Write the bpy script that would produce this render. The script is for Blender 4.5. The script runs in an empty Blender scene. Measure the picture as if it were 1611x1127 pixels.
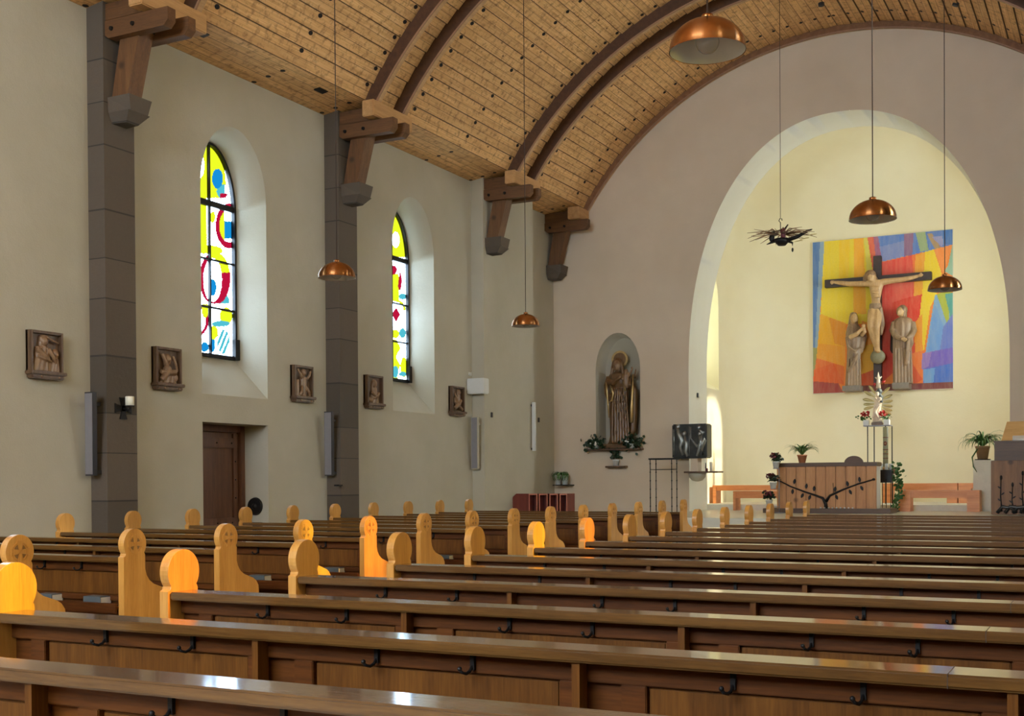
import bpy, bmesh, math, random
from mathutils import Vector, Matrix, Euler
R = random.Random(7)
S = bpy.context.scene
C = S.collection

# ------------------------------------------------------------------ camera, world, sun, exposure
W, H = 1611, 1127
F, YAW, PIT, ROL, SX, SY, HC = 1886.4, .4724, -.0107, -.0066, 0.64, 212.25, 1.42
def basis():
    s, co = math.sin(YAW), math.cos(YAW); cp, sp = math.cos(PIT), math.sin(PIT); cr, sr = math.cos(ROL), math.sin(ROL)
    M1 = Matrix(((co, s, 0), (-s, co, 0), (0, 0, 1)))
    M2 = Matrix(((1, 0, 0), (0, cp, sp), (0, -sp, cp)))
    M3 = Matrix(((cr, 0, sr), (0, 1, 0), (-sr, 0, cr)))
    return M3 @ M2 @ M1
BAS = basis()
cd = bpy.data.cameras.new('camera'); cam = bpy.data.objects.new('camera', cd); C.objects.link(cam)
cam.location = (0, 0, HC)
BT = BAS.transposed()
cam.matrix_world = Matrix.Translation((0, 0, HC)) @ Matrix((BT.col[0], BT.col[2], -BT.col[1])).transposed().to_4x4()
cd.sensor_fit = 'HORIZONTAL'; cd.sensor_width = 36; cd.lens = 36 * F / W
cd.shift_x = -SX / W; cd.shift_y = SY / W; cd.clip_start = .05; cd.clip_end = 300
S.camera = cam
S.view_settings.view_transform = 'Standard'; S.view_settings.look = 'None'
S.view_settings.gamma = 1; S.view_settings.use_curve_mapping = False
S.view_settings.exposure = -0.08
S.cycles.use_denoising = True
S.cycles.max_bounces = 10; S.cycles.diffuse_bounces = 7; S.cycles.transparent_max_bounces = 16
S.cycles.sample_clamp_indirect = 6; S.cycles.caustics_reflective = False; S.cycles.caustics_refractive = False

wd = bpy.data.worlds.new('sky'); S.world = wd; wd.use_nodes = True
bg = wd.node_tree.nodes['Background']; bg.inputs[0].default_value = (.72, .86, 1, 1); bg.inputs[1].default_value = 22.0

sd = bpy.data.lights.new('sun', 'SUN'); sd.energy = 9; sd.color = (1, .93, .80); sd.angle = .03
sun = bpy.data.objects.new('sun', sd); C.objects.link(sun)
SUN_DIR = Vector((-1, .012, -.44)).normalized()
sun.rotation_euler = SUN_DIR.to_track_quat('-Z', 'Y').to_euler(); sun.location = (20, 10, 15)
def portal(name, loc, direction, sx, sy):
    d = bpy.data.lights.new(name, 'AREA'); d.shape = 'RECTANGLE'; d.size = sx; d.size_y = sy
    d.cycles.is_portal = True
    o = bpy.data.objects.new(name, d); C.objects.link(o); o.location = loc
    o.rotation_euler = Vector(direction).to_track_quat('-Z', 'Z' if abs(direction[2]) < .5 else 'Y').to_euler()

# ------------------------------------------------------------------ room constants (metres)
XW, YF, XC = -10.476, 22.41, -4.675
XR = 2 * XC - XW
BAY, PR, ZT = 4.475, .25, 6.80
ZC, RV, AV = 3.64, 6.05, 57.2
ZP = .79
YBACK = -5.5
def ray(u, v): return BT @ Vector(((u - W / 2 - SX) / F, 1, -(v - H / 2 - SY) / F))
CO = Vector((0, 0, HC))
def onx(u, v, X): d = ray(u, v); return CO + d * (X / d[0])
def ony(u, v, Y): d = ray(u, v); return CO + d * (Y / d[1])

# ------------------------------------------------------------------ materials
def srgb(r, g, b):
    f = lambda c: (c / 255 / 12.92) if c / 255 <= .04045 else ((c / 255 + .055) / 1.055) ** 2.4
    return (f(r), f(g), f(b), 1)
class N:
    def __init__(s, name):
        s.m = bpy.data.materials.new(name); s.m.use_nodes = True; s.t = s.m.node_tree; s.b = s.t.nodes['Principled BSDF']
        s.out = s.t.nodes['Material Output']
    def n(s, kind, **kw):
        x = s.t.nodes.new(kind)
        for k, v in kw.items():
            if k[0] == 'i': x.inputs[int(k[1:])].default_value = v
            else: setattr(x, k, v)
        return x
    def l(s, a, b): s.t.links.new(a, b)
    def math(s, op, a, b=None, c=None):
        x = s.n('ShaderNodeMath', operation=op)
        for i, v in enumerate((a, b, c)):
            if v is None: continue
            if isinstance(v, (int, float)): x.inputs[i].default_value = v
            else: s.l(v, x.inputs[i])
        return x.outputs[0]
    def mix(s, fac, a, b, blend='MIX'):
        x = s.n('ShaderNodeMix', data_type='RGBA', blend_type=blend)
        for i, v in ((0, fac), (6, a), (7, b)):
            if isinstance(v, (int, float, tuple)): x.inputs[i].default_value = v
            else: s.l(v, x.inputs[i])
        return x.outputs[2]
    def coord(s, kind='Object', scale=(1, 1, 1), rot=(0, 0, 0)):
        t = s.n('ShaderNodeTexCoord'); m = s.n('ShaderNodeMapping')
        m.inputs['Scale'].default_value = scale; m.inputs['Rotation'].default_value = rot
        s.l(t.outputs[kind], m.inputs[0]); return m.outputs[0]
    def noise(s, vec, scale=5, detail=4, rough=.6):
        x = s.n('ShaderNodeTexNoise'); x.inputs['Scale'].default_value = scale; x.inputs['Detail'].default_value = detail; x.inputs['Roughness'].default_value = rough
        s.l(vec, x.inputs['Vector']); return x.outputs['Fac']
    def ramp(s, fac, stops):
        x = s.n('ShaderNodeValToRGB'); cr = x.color_ramp
        while len(cr.elements) < len(stops): cr.elements.new(.5)
        for e, (p, c) in zip(cr.elements, stops): e.position = p; e.color = c
        s.l(fac, x.inputs[0]); return x.outputs[0]
    def bump(s, h, strength=.3, dist=.01):
        x = s.n('ShaderNodeBump'); x.inputs['Strength'].default_value = strength; x.inputs['Distance'].default_value = dist
        s.l(h, x.inputs['Height']); s.l(x.outputs[0], s.b.inputs['Normal'])
    def col(s, c):
        if isinstance(c, tuple): s.b.inputs['Base Color'].default_value = c
        else: s.l(c, s.b.inputs['Base Color'])
    def rough(s, r): s.b.inputs['Roughness'].default_value = r
def simple(name, c, rough=.6, metal=0, var=.12, scale=12, bump=0, spec=.5):
    a = N(name); v = a.coord()
    n = a.noise(v, scale)
    d = tuple(x * (1 - var) for x in c[:3]) + (1,); e = tuple(min(1, x * (1 + var)) for x in c[:3]) + (1,)
    a.col(a.ramp(n, [(.3, d), (.7, e)])); a.rough(rough); a.b.inputs['Metallic'].default_value = metal
    a.b.inputs['Specular IOR Level'].default_value = spec
    if bump: a.bump(n, bump, .01)
    return a.m
def plaster(name, c, c2):
    a = N(name); v = a.coord()
    big = a.noise(v, .7, 3); fine = a.noise(v, 55, 5, .7); mid = a.noise(v, 9, 4)
    a.col(a.mix(a.math('MULTIPLY', mid, .35), a.ramp(big, [(.35, c2), (.65, c)]), c2)); a.rough(.92)
    a.b.inputs['Specular IOR Level'].default_value = .2
    a.bump(a.math('ADD', fine, a.math('MULTIPLY', mid, 2.0)), .35, .006); return a.m
def wood(name, c1, c2, c3, axis='x', rough=.35, scale=1.0, knots=True, coat=0, plank=0):
    a = N(name)
    sc = {'x': (.6, 9, 9), 'y': (9, .6, 9), 'z': (9, 9, .6)}[axis]
    v = a.coord(scale=tuple(q * scale for q in sc))
    info = a.n('ShaderNodeObjectInfo')
    add = a.n('ShaderNodeVectorMath', operation='ADD'); sc2 = a.n('ShaderNodeVectorMath', operation='SCALE')
    comb = a.n('ShaderNodeCombineXYZ'); a.l(info.outputs['Random'], comb.inputs[0]); a.l(info.outputs['Random'], comb.inputs[2])
    a.l(comb.outputs[0], sc2.inputs[0]); sc2.inputs['Scale'].default_value = 17
    a.l(v, add.inputs[0]); a.l(sc2.outputs[0], add.inputs[1]); v = add.outputs[0]
    n1 = a.noise(v, 1.6, 5, .65); n2 = a.noise(v, 14, 3, .7)
    base = a.ramp(n1, [(.25, c1), (.5, c2), (.75, c3)])
    base = a.mix(.35, base, a.ramp(n2, [(.3, c1), (.7, c3)]))
    if knots:
        k = a.n('ShaderNodeTexVoronoi'); k.inputs['Scale'].default_value = 2.2 * scale
        a.l(a.coord(scale=(1, 1, 1)), k.inputs['Vector'])
        kf = a.ramp(k.outputs['Distance'], [(.045, (1, 1, 1, 1)), (.11, (0, 0, 0, 1))])
        base = a.mix(a.math('MULTIPLY', kf, .75), base, tuple(q * .35 for q in c1[:3]) + (1,))
    a.col(base); a.rough(rough)
    a.b.inputs['Coat Weight'].default_value = coat; a.b.inputs['Coat Roughness'].default_value = .12
    a.bump(n2, .12, .003); return a.m
M = {}
M['plaster'] = plaster('plaster_wall', srgb(188, 180, 162), srgb(177, 168, 148))
M['plaster_grey'] = plaster('plaster_front', srgb(218, 200, 178), srgb(208, 189, 166))
M['cream'] = plaster('cream_plaster', srgb(240, 232, 205), srgb(234, 224, 193))
M['white_paint'] = plaster('white_paint', srgb(232, 230, 218), srgb(226, 222, 208))
M['floor'] = simple('stone_floor', srgb(182, 172, 156), .5, var=.1, scale=3)
M['chancel_floor'] = simple('pale_stone_floor', srgb(206, 200, 182), .3, var=.06, scale=3)
M['dark_wood'] = wood('dark_timber', srgb(70, 42, 20), srgb(98, 63, 32), srgb(124, 84, 46), 'x', .6, .8)
M['post_wood'] = wood('post_timber', srgb(74, 46, 24), srgb(102, 66, 36), srgb(128, 88, 50), 'z', .6, .8)
M['purlin_wood'] = wood('pale_timber', srgb(150, 106, 60), srgb(186, 138, 86), srgb(208, 162, 108), 'y', .6, .8)
M['rib_side'] = wood('dark_rib', srgb(58, 32, 13), srgb(76, 44, 20), srgb(94, 58, 28), 'y', .6, .8, False)  # rib side faces, a darker wood tone than the underside
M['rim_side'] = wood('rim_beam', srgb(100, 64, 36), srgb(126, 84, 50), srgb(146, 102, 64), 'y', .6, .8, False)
M['rib_edge'] = simple('rib_edging', srgb(150, 112, 84), .5)
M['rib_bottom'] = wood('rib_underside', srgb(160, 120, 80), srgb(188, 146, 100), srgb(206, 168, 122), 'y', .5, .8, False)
M['oak'] = wood('oak_rail', srgb(64, 39, 12), srgb(90, 58, 22), srgb(118, 82, 36), 'x', .40, .9, False, 1.0)
M['oak'].node_tree.nodes['Principled BSDF'].inputs['Coat IOR'].default_value = 1.55; M['oak'].node_tree.nodes['Principled BSDF'].inputs['Specular IOR Level'].default_value = .2; M['oak'].node_tree.nodes['Principled BSDF'].inputs['Coat Roughness'].default_value = .09
M['oak_end'] = wood('oak_end', srgb(160, 106, 42), srgb(190, 132, 58), srgb(212, 158, 82), 'z', .32, .9, False, .2)
M['panel'] = wood('pew_panel', srgb(50, 23, 5), srgb(82, 42, 11), srgb(112, 63, 20), 'x', .45, .8, True, 0)
M['panel_inset'] = wood('pew_inset', srgb(62, 33, 7), srgb(92, 53, 14), srgb(122, 76, 26), 'z', .45, .7, True, 0)
for m_ in ('panel', 'panel_inset'): M[m_].node_tree.nodes['Principled BSDF'].inputs['Specular IOR Level'].default_value = .2
M['carve'] = wood('carved_ground', srgb(112, 76, 38), srgb(132, 94, 50), srgb(150, 110, 62), 'z', .5, .9, False)
M['door_wood'] = wood('door_wood', srgb(62, 36, 22), srgb(92, 56, 34), srgb(120, 78, 48), 'z', .45, .8)
M['altar_wood'] = wood('altar_wood', srgb(150, 98, 54), srgb(184, 126, 74), srgb(208, 152, 98), 'z', .5, .8)
M['altar_top'] = wood('altar_top', srgb(62, 40, 22), srgb(84, 56, 32), srgb(104, 72, 42), 'x', .45, .8, False)
M['bench_wood'] = wood('bench_wood', srgb(196, 112, 56), srgb(226, 144, 82), srgb(240, 168, 106), 'x', .4, .8, False, .1)
M['ambo_wood'] = wood('ambo_wood', srgb(98, 62, 32), srgb(126, 84, 46), srgb(150, 104, 62), 'z', .5, .8)
M['red_wood'] = wood('red_stool_wood', srgb(84, 30, 22), srgb(106, 42, 30), srgb(128, 56, 40), 'z', .4, .8, False)
M['pink_edge'] = simple('stool_edge', srgb(206, 130, 104), .5)
M['iron'] = simple('black_iron', srgb(34, 30, 28), .5, .6)
M['steel'] = simple('brushed_grey_metal', srgb(140, 136, 140), .45, .3, .04)
M['speaker_side'] = simple('speaker_dark_edge', srgb(48, 46, 50), .5)
a = N('copper_shade'); a.col(a.ramp(a.noise(a.coord(), 6), [(.3, srgb(150, 98, 58)), (.7, srgb(186, 130, 80))])); a.rough(.24); a.b.inputs['Metallic'].default_value = 1
a.b.inputs['Anisotropic'].default_value = .9; a.b.inputs['Anisotropic Rotation'].default_value = .25; tg = a.n('ShaderNodeTangent', direction_type='RADIAL', axis='Z'); a.l(tg.outputs[0], a.b.inputs['Tangent']); M['copper'] = a.m
M['enamel'] = simple('white_enamel', srgb(215, 212, 204), .4, 0, .02)
M['lampcord'] = simple('lamp_cord', srgb(60, 40, 30), .6)
M['bronze'] = simple('dark_bronze', srgb(70, 70, 68), .28, .75, .3, 8); M['bronze_light'] = simple('highlight_bronze', srgb(136, 136, 132), .3, .7, .3, 8); M['plinth'] = simple('grey_plinth', srgb(128, 116, 104), .6, 0, .15); M['orb'] = simple('green_grey_orb', srgb(128, 120, 92), .5, .1, .15)
M['relief_wood'] = wood('carved_wood', srgb(56, 38, 26), srgb(88, 64, 46), srgb(128, 98, 72), 'z', .38, 1.2, False)
M['relief_light'] = wood('carved_wood_light', srgb(96, 68, 46), srgb(132, 100, 72), srgb(168, 134, 100), 'z', .35, 1.2, False)
M['mary_wood'] = wood('statue_wood', srgb(88, 60, 35), srgb(110, 78, 46), srgb(134, 98, 60), 'z', .35, 1, False)
M['statue'] = wood('limewood_statue', srgb(96, 72, 50), srgb(138, 110, 84), srgb(182, 154, 124), 'z', .45, 1, False)
M['statue_skin'] = wood('limewood_corpus', srgb(150, 112, 72), srgb(184, 146, 100), srgb(210, 176, 130), 'z', .4, 1, False)
M['gold'] = simple('gilding', srgb(190, 158, 104), .38, .6, .15)
M['petal_gold'] = simple('pale_gilt_ray', srgb(226, 208, 140), .4, .2, .08)
M['ivory'] = simple('painted_ivory', srgb(224, 206, 184), .5, 0, .1)
M['cross'] = simple('dark_cross', srgb(58, 42, 34), .5, 0, .2)
M['leaf'] = simple('green_leaf', srgb(64, 104, 48), .45, 0, .35, 30)
M['leaf_dark'] = simple('dark_leaf', srgb(34, 54, 30), .45, 0, .4, 30)
M['leaf_pale'] = simple('striped_leaf', srgb(96, 132, 70), .45, 0, .4, 20)
M['red_flower'] = simple('red_petal', srgb(190, 40, 40), .5, 0, .3, 30)
M['dark_red'] = simple('crimson_petal', srgb(96, 22, 36), .5, 0, .3, 30)
M['white_pot'] = simple('white_pot', srgb(226, 226, 222), .4, 0, .03)
M['terracotta'] = simple('terracotta', srgb(214, 140, 96), .7, 0, .1)
M['gravel_pot'] = simple('brown_pot', srgb(150, 118, 84), .7, 0, .1)
M['wax'] = simple('candle_wax', srgb(232, 226, 206), .4, 0, .03)
M['candle_olive'] = simple('easter_candle', srgb(150, 146, 112), .4, 0, .1, 40)
M['candle_red'] = simple('candle_ornament', srgb(120, 50, 30), .4)
M['black'] = simple('black_box', srgb(16, 15, 15), .4)
M['book_grey'] = simple('grey_book_cover', srgb(84, 90, 92), .4, 0, .05)
M['paper'] = simple('paper', srgb(224, 220, 208), .7, 0, .03)
M['linen'] = simple('white_linen', srgb(236, 232, 224), .8, 0, .02)
M['grey_box'] = simple('grey_plastic', srgb(214, 214, 210), .5, 0, .02)
M['stone_white'] = simple('white_stone', srgb(222, 218, 202), .7, 0, .05)
M['tan_wood'] = wood('lectern_slope', srgb(196, 146, 84), srgb(222, 176, 112), srgb(236, 196, 136), 'x', .4, .8, False)
M['glass_clear'] = None
a = N('lantern_glass'); a.col((.8, .85, .82, 1)); a.rough(.15); a.b.inputs['Alpha'].default_value = .55; M['glass_clear'] = a.m
a = N('bulb_glass'); a.col((.95, .95, .95, 1)); a.rough(.06); a.b.inputs['Transmission Weight'].default_value = .75; M['bulb'] = a.m

# stone blocks of the pilasters
a = N('sandstone_blocks'); t = a.n('ShaderNodeTexCoord'); sp = a.n('ShaderNodeSeparateXYZ'); a.l(t.outputs['Object'], sp.inputs[0])
zz = a.math('ADD', sp.outputs[2], a.math('MULTIPLY', a.math('SINE', a.math('MULTIPLY', sp.outputs[2], 3.3)), .09))
row = a.math('MULTIPLY', zz, 1.75); fr = a.math('FRACT', row)
joint = a.math('LESS_THAN', a.math('ABSOLUTE', a.math('SUBTRACT', fr, .5)), .486)
wn = a.n('ShaderNodeTexWhiteNoise', noise_dimensions='1D'); a.l(a.math('FLOOR', row), wn.inputs['W'])
nn = a.noise(a.coord(), 22, 6, .75)
c = a.mix(wn.outputs['Value'], srgb(82, 72, 60), srgb(104, 90, 76))
c = a.mix(a.math('MULTIPLY', nn, .5), c, srgb(78, 68, 60)); c = a.mix(joint, srgb(60, 52, 46), c)
a.col(c); a.rough(.9); a.bump(a.math('ADD', nn, joint), .5, .012); M['stone'] = a.m

# ceiling planks; UV: u = plank number, v = metres along the nave
a = N('ceiling_planks'); t = a.n('ShaderNodeTexCoord'); sp = a.n('ShaderNodeSeparateXYZ'); a.l(t.outputs['UV'], sp.inputs[0])
u, v = sp.outputs[0], sp.outputs[1]
half = a.math('MULTIPLY', u, 2.0)
wn = a.n('ShaderNodeTexWhiteNoise', noise_dimensions='2D'); cb = a.n('ShaderNodeCombineXYZ')
wr = a.n('ShaderNodeTexWhiteNoise', noise_dimensions='1D'); a.l(a.math('FLOOR', half), wr.inputs['W'])
seg = a.math('FLOOR', a.math('ADD', a.math('MULTIPLY', v, .3), a.math('MULTIPLY', wr.outputs['Value'], 7)))
a.l(a.math('FLOOR', half), cb.inputs[0]); a.l(seg, cb.inputs[1]); a.l(cb.outputs[0], wn.inputs['Vector'])
mp = a.n('ShaderNodeMapping'); mp.inputs['Scale'].default_value = (7, .9, 1); a.l(t.outputs['UV'], mp.inputs[0])
g1 = a.noise(mp.outputs[0], 1.5, 5, .65)
mp2 = a.n('ShaderNodeMapping'); mp2.inputs['Scale'].default_value = (1.1, 5, 1); a.l(t.outputs['UV'], mp2.inputs[0])
g2 = a.noise(mp2.outputs[0], 2.0, 4, .7)
c = a.ramp(g1, [(.25, srgb(182, 132, 80)), (.5, srgb(226, 176, 116)), (.75, srgb(250, 208, 152))])
c = a.mix(a.math('MULTIPLY', wn.outputs['Value'], .5), c, srgb(188, 142, 92))
c = a.mix(a.ramp(g2, [(.5, (0, 0, 0, 1)), (.68, (.75, .75, .75, 1))]), c, srgb(140, 98, 58))
kn = a.n('ShaderNodeTexVoronoi'); kn.inputs['Scale'].default_value = 1.0
mp3 = a.n('ShaderNodeMapping'); mp3.inputs['Scale'].default_value = (1.0, 2.6, 1); a.l(t.outputs['UV'], mp3.inputs[0]); a.l(mp3.outputs[0], kn.inputs['Vector'])
c = a.mix(a.ramp(kn.outputs['Distance'], [(.04, (.8, .8, .8, 1)), (.1, (0, 0, 0, 1))]), c, srgb(84, 54, 30))
s1 = a.math('LESS_THAN', a.math('ABSOLUTE', a.math('SUBTRACT', a.math('FRACT', a.math('ADD', u, .5)), .5)), .035)
s2 = a.math('LESS_THAN', a.math('ABSOLUTE', a.math('SUBTRACT', a.math('FRACT', u), .5)), .016)
c = a.mix(a.math('MULTIPLY', s1, .85), c, srgb(58, 36, 20)); c = a.mix(a.math('MULTIPLY', s2, .6), c, srgb(84, 56, 32))
pv = a.math('SUBTRACT', v, 24.40); pm = a.math('SUBTRACT', pv, a.math('MULTIPLY', a.math('FLOOR', a.math('DIVIDE', a.math('ADD', pv, .3), BAY)), BAY))
du = a.math('MULTIPLY', a.math('SUBTRACT', a.math('FRACT', u), .84), .253)
dots = None
for off in (0, 1.29, 2.94):
    dv = a.math('SUBTRACT', pm, off)
    d = a.math('LESS_THAN', a.math('ADD', a.math('MULTIPLY', a.math('MULTIPLY', dv, dv), .5), a.math('MULTIPLY', du, du)), .030 ** 2)
    dots = d if dots is None else a.math('MAXIMUM', dots, d)
c = a.mix(dots, c, srgb(24, 14, 10))
a.col(c); a.rough(.62); a.b.inputs['Specular IOR Level'].default_value = .3; a.bump(g1, .15, .004); M['planks'] = a.m

# stained glass and mural: colours of the glass / paint from a colour attribute
a = N('stained_glass'); at = a.n('ShaderNodeVertexColor', layer_name='tint')
tr = a.n('ShaderNodeBsdfTransparent'); a.l(at.outputs['Color'], tr.inputs[0])
tl = a.n('ShaderNodeBsdfTranslucent'); a.l(at.outputs['Color'], tl.inputs[0])
mx = a.n('ShaderNodeMixShader'); mx.inputs[0].default_value = .10; a.l(tr.outputs[0], mx.inputs[1]); a.l(tl.outputs[0], mx.inputs[2])
a.l(mx.outputs[0], a.out.inputs['Surface']); M['stained'] = a.m
a = N('frosted_glass'); at = a.n('ShaderNodeVertexColor', layer_name='tint')
tr = a.n('ShaderNodeBsdfTransparent'); a.l(at.outputs['Color'], tr.inputs[0])
tl = a.n('ShaderNodeBsdfTranslucent'); a.l(at.outputs['Color'], tl.inputs[0])
mx = a.n('ShaderNodeMixShader'); mx.inputs[0].default_value = .92; a.l(tr.outputs[0], mx.inputs[1]); a.l(tl.outputs[0], mx.inputs[2])
a.l(mx.outputs[0], a.out.inputs['Surface']); M['frosted'] = a.m
M['half_frosted'] = a.m.copy(); M['half_frosted'].name = 'lightly_frosted_glass'; [n_ for n_ in M['half_frosted'].node_tree.nodes if n_.type == 'MIX_SHADER'][0].inputs[0].default_value = .4
a = N('mural_paint'); at = a.n('ShaderNodeVertexColor', layer_name='tint')
nz = a.noise(a.coord(scale=(6, 6, 1)), 2.2, 5, .7); nf = a.noise(a.coord(scale=(1, 1, 1)), 30, 4, .7)
c = a.mix(a.ramp(nz, [(.35, (0, 0, 0, 1)), (.7, (.14, .14, .14, 1))]), at.outputs['Color'], srgb(238, 226, 180))
c = a.mix(a.ramp(nf, [(.4, (0, 0, 0, 1)), (.8, (.14, .14, .14, 1))]), c, srgb(120, 90, 60))
a.col(c); a.rough(.8); M['mural'] = a.m

# ------------------------------------------------------------------ geometry helpers
class B:
    """collects shapes and links them as ONE mesh object"""
    def __init__(s): s.v = []; s.f = []; s.mi = []; s.uv = {}; s.mats = []; s.cur = 0; s.sm = []; s.smooth = False
    def mat(s, m):
        if m not in s.mats: s.mats.append(m)
        s.cur = s.mats.index(m); return s
    def face(s, pts, uv=None):
        i = len(s.v); s.v += [tuple(p) for p in pts]; s.f.append(tuple(range(i, i + len(pts)))); s.mi.append(s.cur); s.sm.append(s.smooth)
        if uv: s.uv[len(s.f) - 1] = uv
    def grid(s, rows, closed=False, uvs=None):
        i = len(s.v); n = len(rows[0])
        for r in rows: s.v += [tuple(p) for p in r]
        for a_ in range(len(rows) - 1):
            for b_ in range(n if closed else n - 1):
                c_ = (b_ + 1) % n
                s.f.append((i + a_ * n + b_, i + a_ * n + c_, i + (a_ + 1) * n + c_, i + (a_ + 1) * n + b_)); s.mi.append(s.cur); s.sm.append(s.smooth)
        return i
    def ngon(s, idx): s.f.append(tuple(idx)); s.mi.append(s.cur); s.sm.append(False)
    def box(s, x0, x1, y0, y1, z0, z1, bev=0):
        if bev <= 0 or min(x1 - x0, y1 - y0, z1 - z0) < 2.2 * bev:
            i = len(s.v); s.v += [(x, y, z) for x in (x0, x1) for y in (y0, y1) for z in (z0, z1)]
            for q in ((0, 1, 3, 2), (4, 6, 7, 5), (0, 4, 5, 1), (2, 3, 7, 6), (0, 2, 6, 4), (1, 5, 7, 3)):
                s.ngon([i + k for k in q])
            return s
        bm = bmesh.new(); bmesh.ops.create_cube(bm, size=1)
        for q in bm.verts: q.co = Vector(((x0 + x1) / 2 + q.co.x * (x1 - x0), (y0 + y1) / 2 + q.co.y * (y1 - y0), (z0 + z1) / 2 + q.co.z * (z1 - z0)))
        bmesh.ops.bevel(bm, geom=bm.edges[:], offset=bev, segments=2, affect='EDGES'); s.add(bm); return s
    def add(s, bm, mtx=None):
        i = len(s.v); bm.verts.index_update()
        s.v += [tuple((mtx @ q.co) if mtx else q.co) for q in bm.verts]
        for f in bm.faces: s.f.append(tuple(i + q.index for q in f.verts)); s.mi.append(s.cur); s.sm.append(s.smooth)
        bm.free()
    def obox(s, c, dx, dy, dz, rot, bev=0):
        """box centred at c, rotated by euler"""
        bm = bmesh.new(); bmesh.ops.create_cube(bm, size=1)
        for q in bm.verts: q.co = Vector((q.co.x * dx, q.co.y * dy, q.co.z * dz))
        if bev: bmesh.ops.bevel(bm, geom=bm.edges[:], offset=bev, segments=2, affect='EDGES')
        s.add(bm, Matrix.Translation(c) @ Euler(rot).to_matrix().to_4x4()); return s
    def prism(s, poly, lo, hi, axis='x', bev=0):
        """extrude a closed 2-D polygon along an axis"""
        def P(a_, b_, h): return {'x': (h, a_, b_), 'y': (a_, h, b_), 'z': (a_, b_, h)}[axis]
        i = len(s.v); n = len(poly)
        s.v += [P(a_, b_, lo) for a_, b_ in poly] + [P(a_, b_, hi) for a_, b_ in poly]
        s.ngon(range(i, i + n)); s.ngon(range(i + 2 * n - 1, i + n - 1, -1))
        for k in range(n): s.ngon((i + k, i + (k + 1) % n, i + n + (k + 1) % n, i + n + k))
        return s
    def lathe(s, prof, c=(0, 0, 0), seg=24, cap=True, sy=1.0):
        s.smooth = True
        rows = [[(c[0] + r * math.cos(2 * math.pi * k / seg), c[1] + sy * r * math.sin(2 * math.pi * k / seg), c[2] + z) for k in range(seg)] for r, z in prof]
        i = s.grid(rows, True); s.smooth = False
        if cap:
            if prof[0][0] > 1e-4: s.ngon([i + k for k in range(seg)][::-1])
            if prof[-1][0] > 1e-4: s.ngon([i + (len(prof) - 1) * seg + k for k in range(seg)])
        return s
    def tube(s, pts, r, seg=8, r1=None):
        pts = [Vector(p) for p in pts]; rows = []; n = len(pts)
        rr = [r + ((r1 if r1 is not None else r) - r) * k / max(1, n - 1) for k in range(n)] if not isinstance(r, (list, tuple)) else r
        up = None
        for k, p in enumerate(pts):
            d = (pts[min(k + 1, n - 1)] - pts[max(k - 1, 0)]).normalized()
            if up is None:
                up = Vector((0, 0, 1)) if abs(d.z) < .9 else Vector((1, 0, 0))
            x = d.cross(up).normalized(); y = d.cross(x).normalized(); up = -y if False else up
            rows.append([tuple(p + (x * math.cos(2 * math.pi * q / seg) + y * math.sin(2 * math.pi * q / seg)) * rr[k]) for q in range(seg)])
        s.smooth = True; i = s.grid(rows, True); s.smooth = False
        s.ngon([i + q for q in range(seg)]); s.ngon([i + (n - 1) * seg + q for q in range(seg)][::-1]); return s
    def ball(s, c, rx, ry=None, rz=None, seg=14, rot=None):
        ry = rx if ry is None else ry; rz = rx if rz is None else rz
        bm = bmesh.new(); bmesh.ops.create_uvsphere(bm, u_segments=seg, v_segments=max(6, seg * 2 // 3), radius=1)
        m = Matrix.Translation(c) @ (Euler(rot).to_matrix().to_4x4() if rot else Matrix()) @ Matrix.Diagonal((rx, ry, rz, 1))
        s.smooth = True; s.add(bm, m); s.smooth = False; return s
    def build(s, name, parent=None, mat=None, colors=None):
        me = bpy.data.meshes.new(name); off = Vector((0, 0, 0))
        if parent is not None:
            off = world_loc(parent)
        me.from_pydata([tuple(Vector(p) - off) for p in s.v], [], s.f)
        if not s.mats: s.mats = [mat]
        for m in s.mats: me.materials.append(m if not isinstance(m, str) else M[m])
        for p, k, q in zip(me.polygons, s.mi, s.sm): p.material_index = k; p.use_smooth = q
        if s.uv:
            L = me.uv_layers.new(name='UVMap')
            for fi, uvl in s.uv.items():
                for li, q in zip(me.polygons[fi].loop_indices, uvl): L.data[li].uv = q
        if colors:
            A = me.color_attributes.new('tint', 'FLOAT_COLOR', 'CORNER')
            for p, c_ in zip(me.polygons, colors):
                for li in p.loop_indices: A.data[li].color = c_
        me.update()
        bm = bmesh.new(); bm.from_mesh(me)
        if not s.uv and not colors: bmesh.ops.remove_doubles(bm, verts=bm.verts, dist=1e-5)
        if not s.uv and not colors: bmesh.ops.recalc_face_normals(bm, faces=bm.faces)
        bm.to_mesh(me); bm.free()
        o = bpy.data.objects.new(name, me); C.objects.link(o)
        if parent is not None: o.parent = parent
        return o
WL = {}
def world_loc(o):
    p = Vector((0, 0, 0))
    while o is not None: p += o.location; o = o.parent
    return p
def tag(o, label=None, cat=None, group=None, kind=None):
    for k, v in (('label', label), ('category', cat), ('group', group), ('kind', kind)):
        if v: o[k] = v
    return o
def thing(name, loc, label, cat, group=None):
    o = bpy.data.objects.new(name, None); C.objects.link(o); o.location = loc; o.empty_display_size = .1
    return tag(o, label, cat, group)
def struct(o): o['kind'] = 'structure'; return o
def copy_tree(root, loc, label, group=None, skip=()):
    r = root.copy(); C.objects.link(r); r.location = loc; r['label'] = label
    if group: r['group'] = group
    for ch in root.children:
        if ch.name.split('.')[0] in skip: continue
        c_ = ch.copy(); C.objects.link(c_); c_.parent = r
        for g in ch.children:
            d = g.copy(); C.objects.link(d); d.parent = c_
    return r
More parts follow.
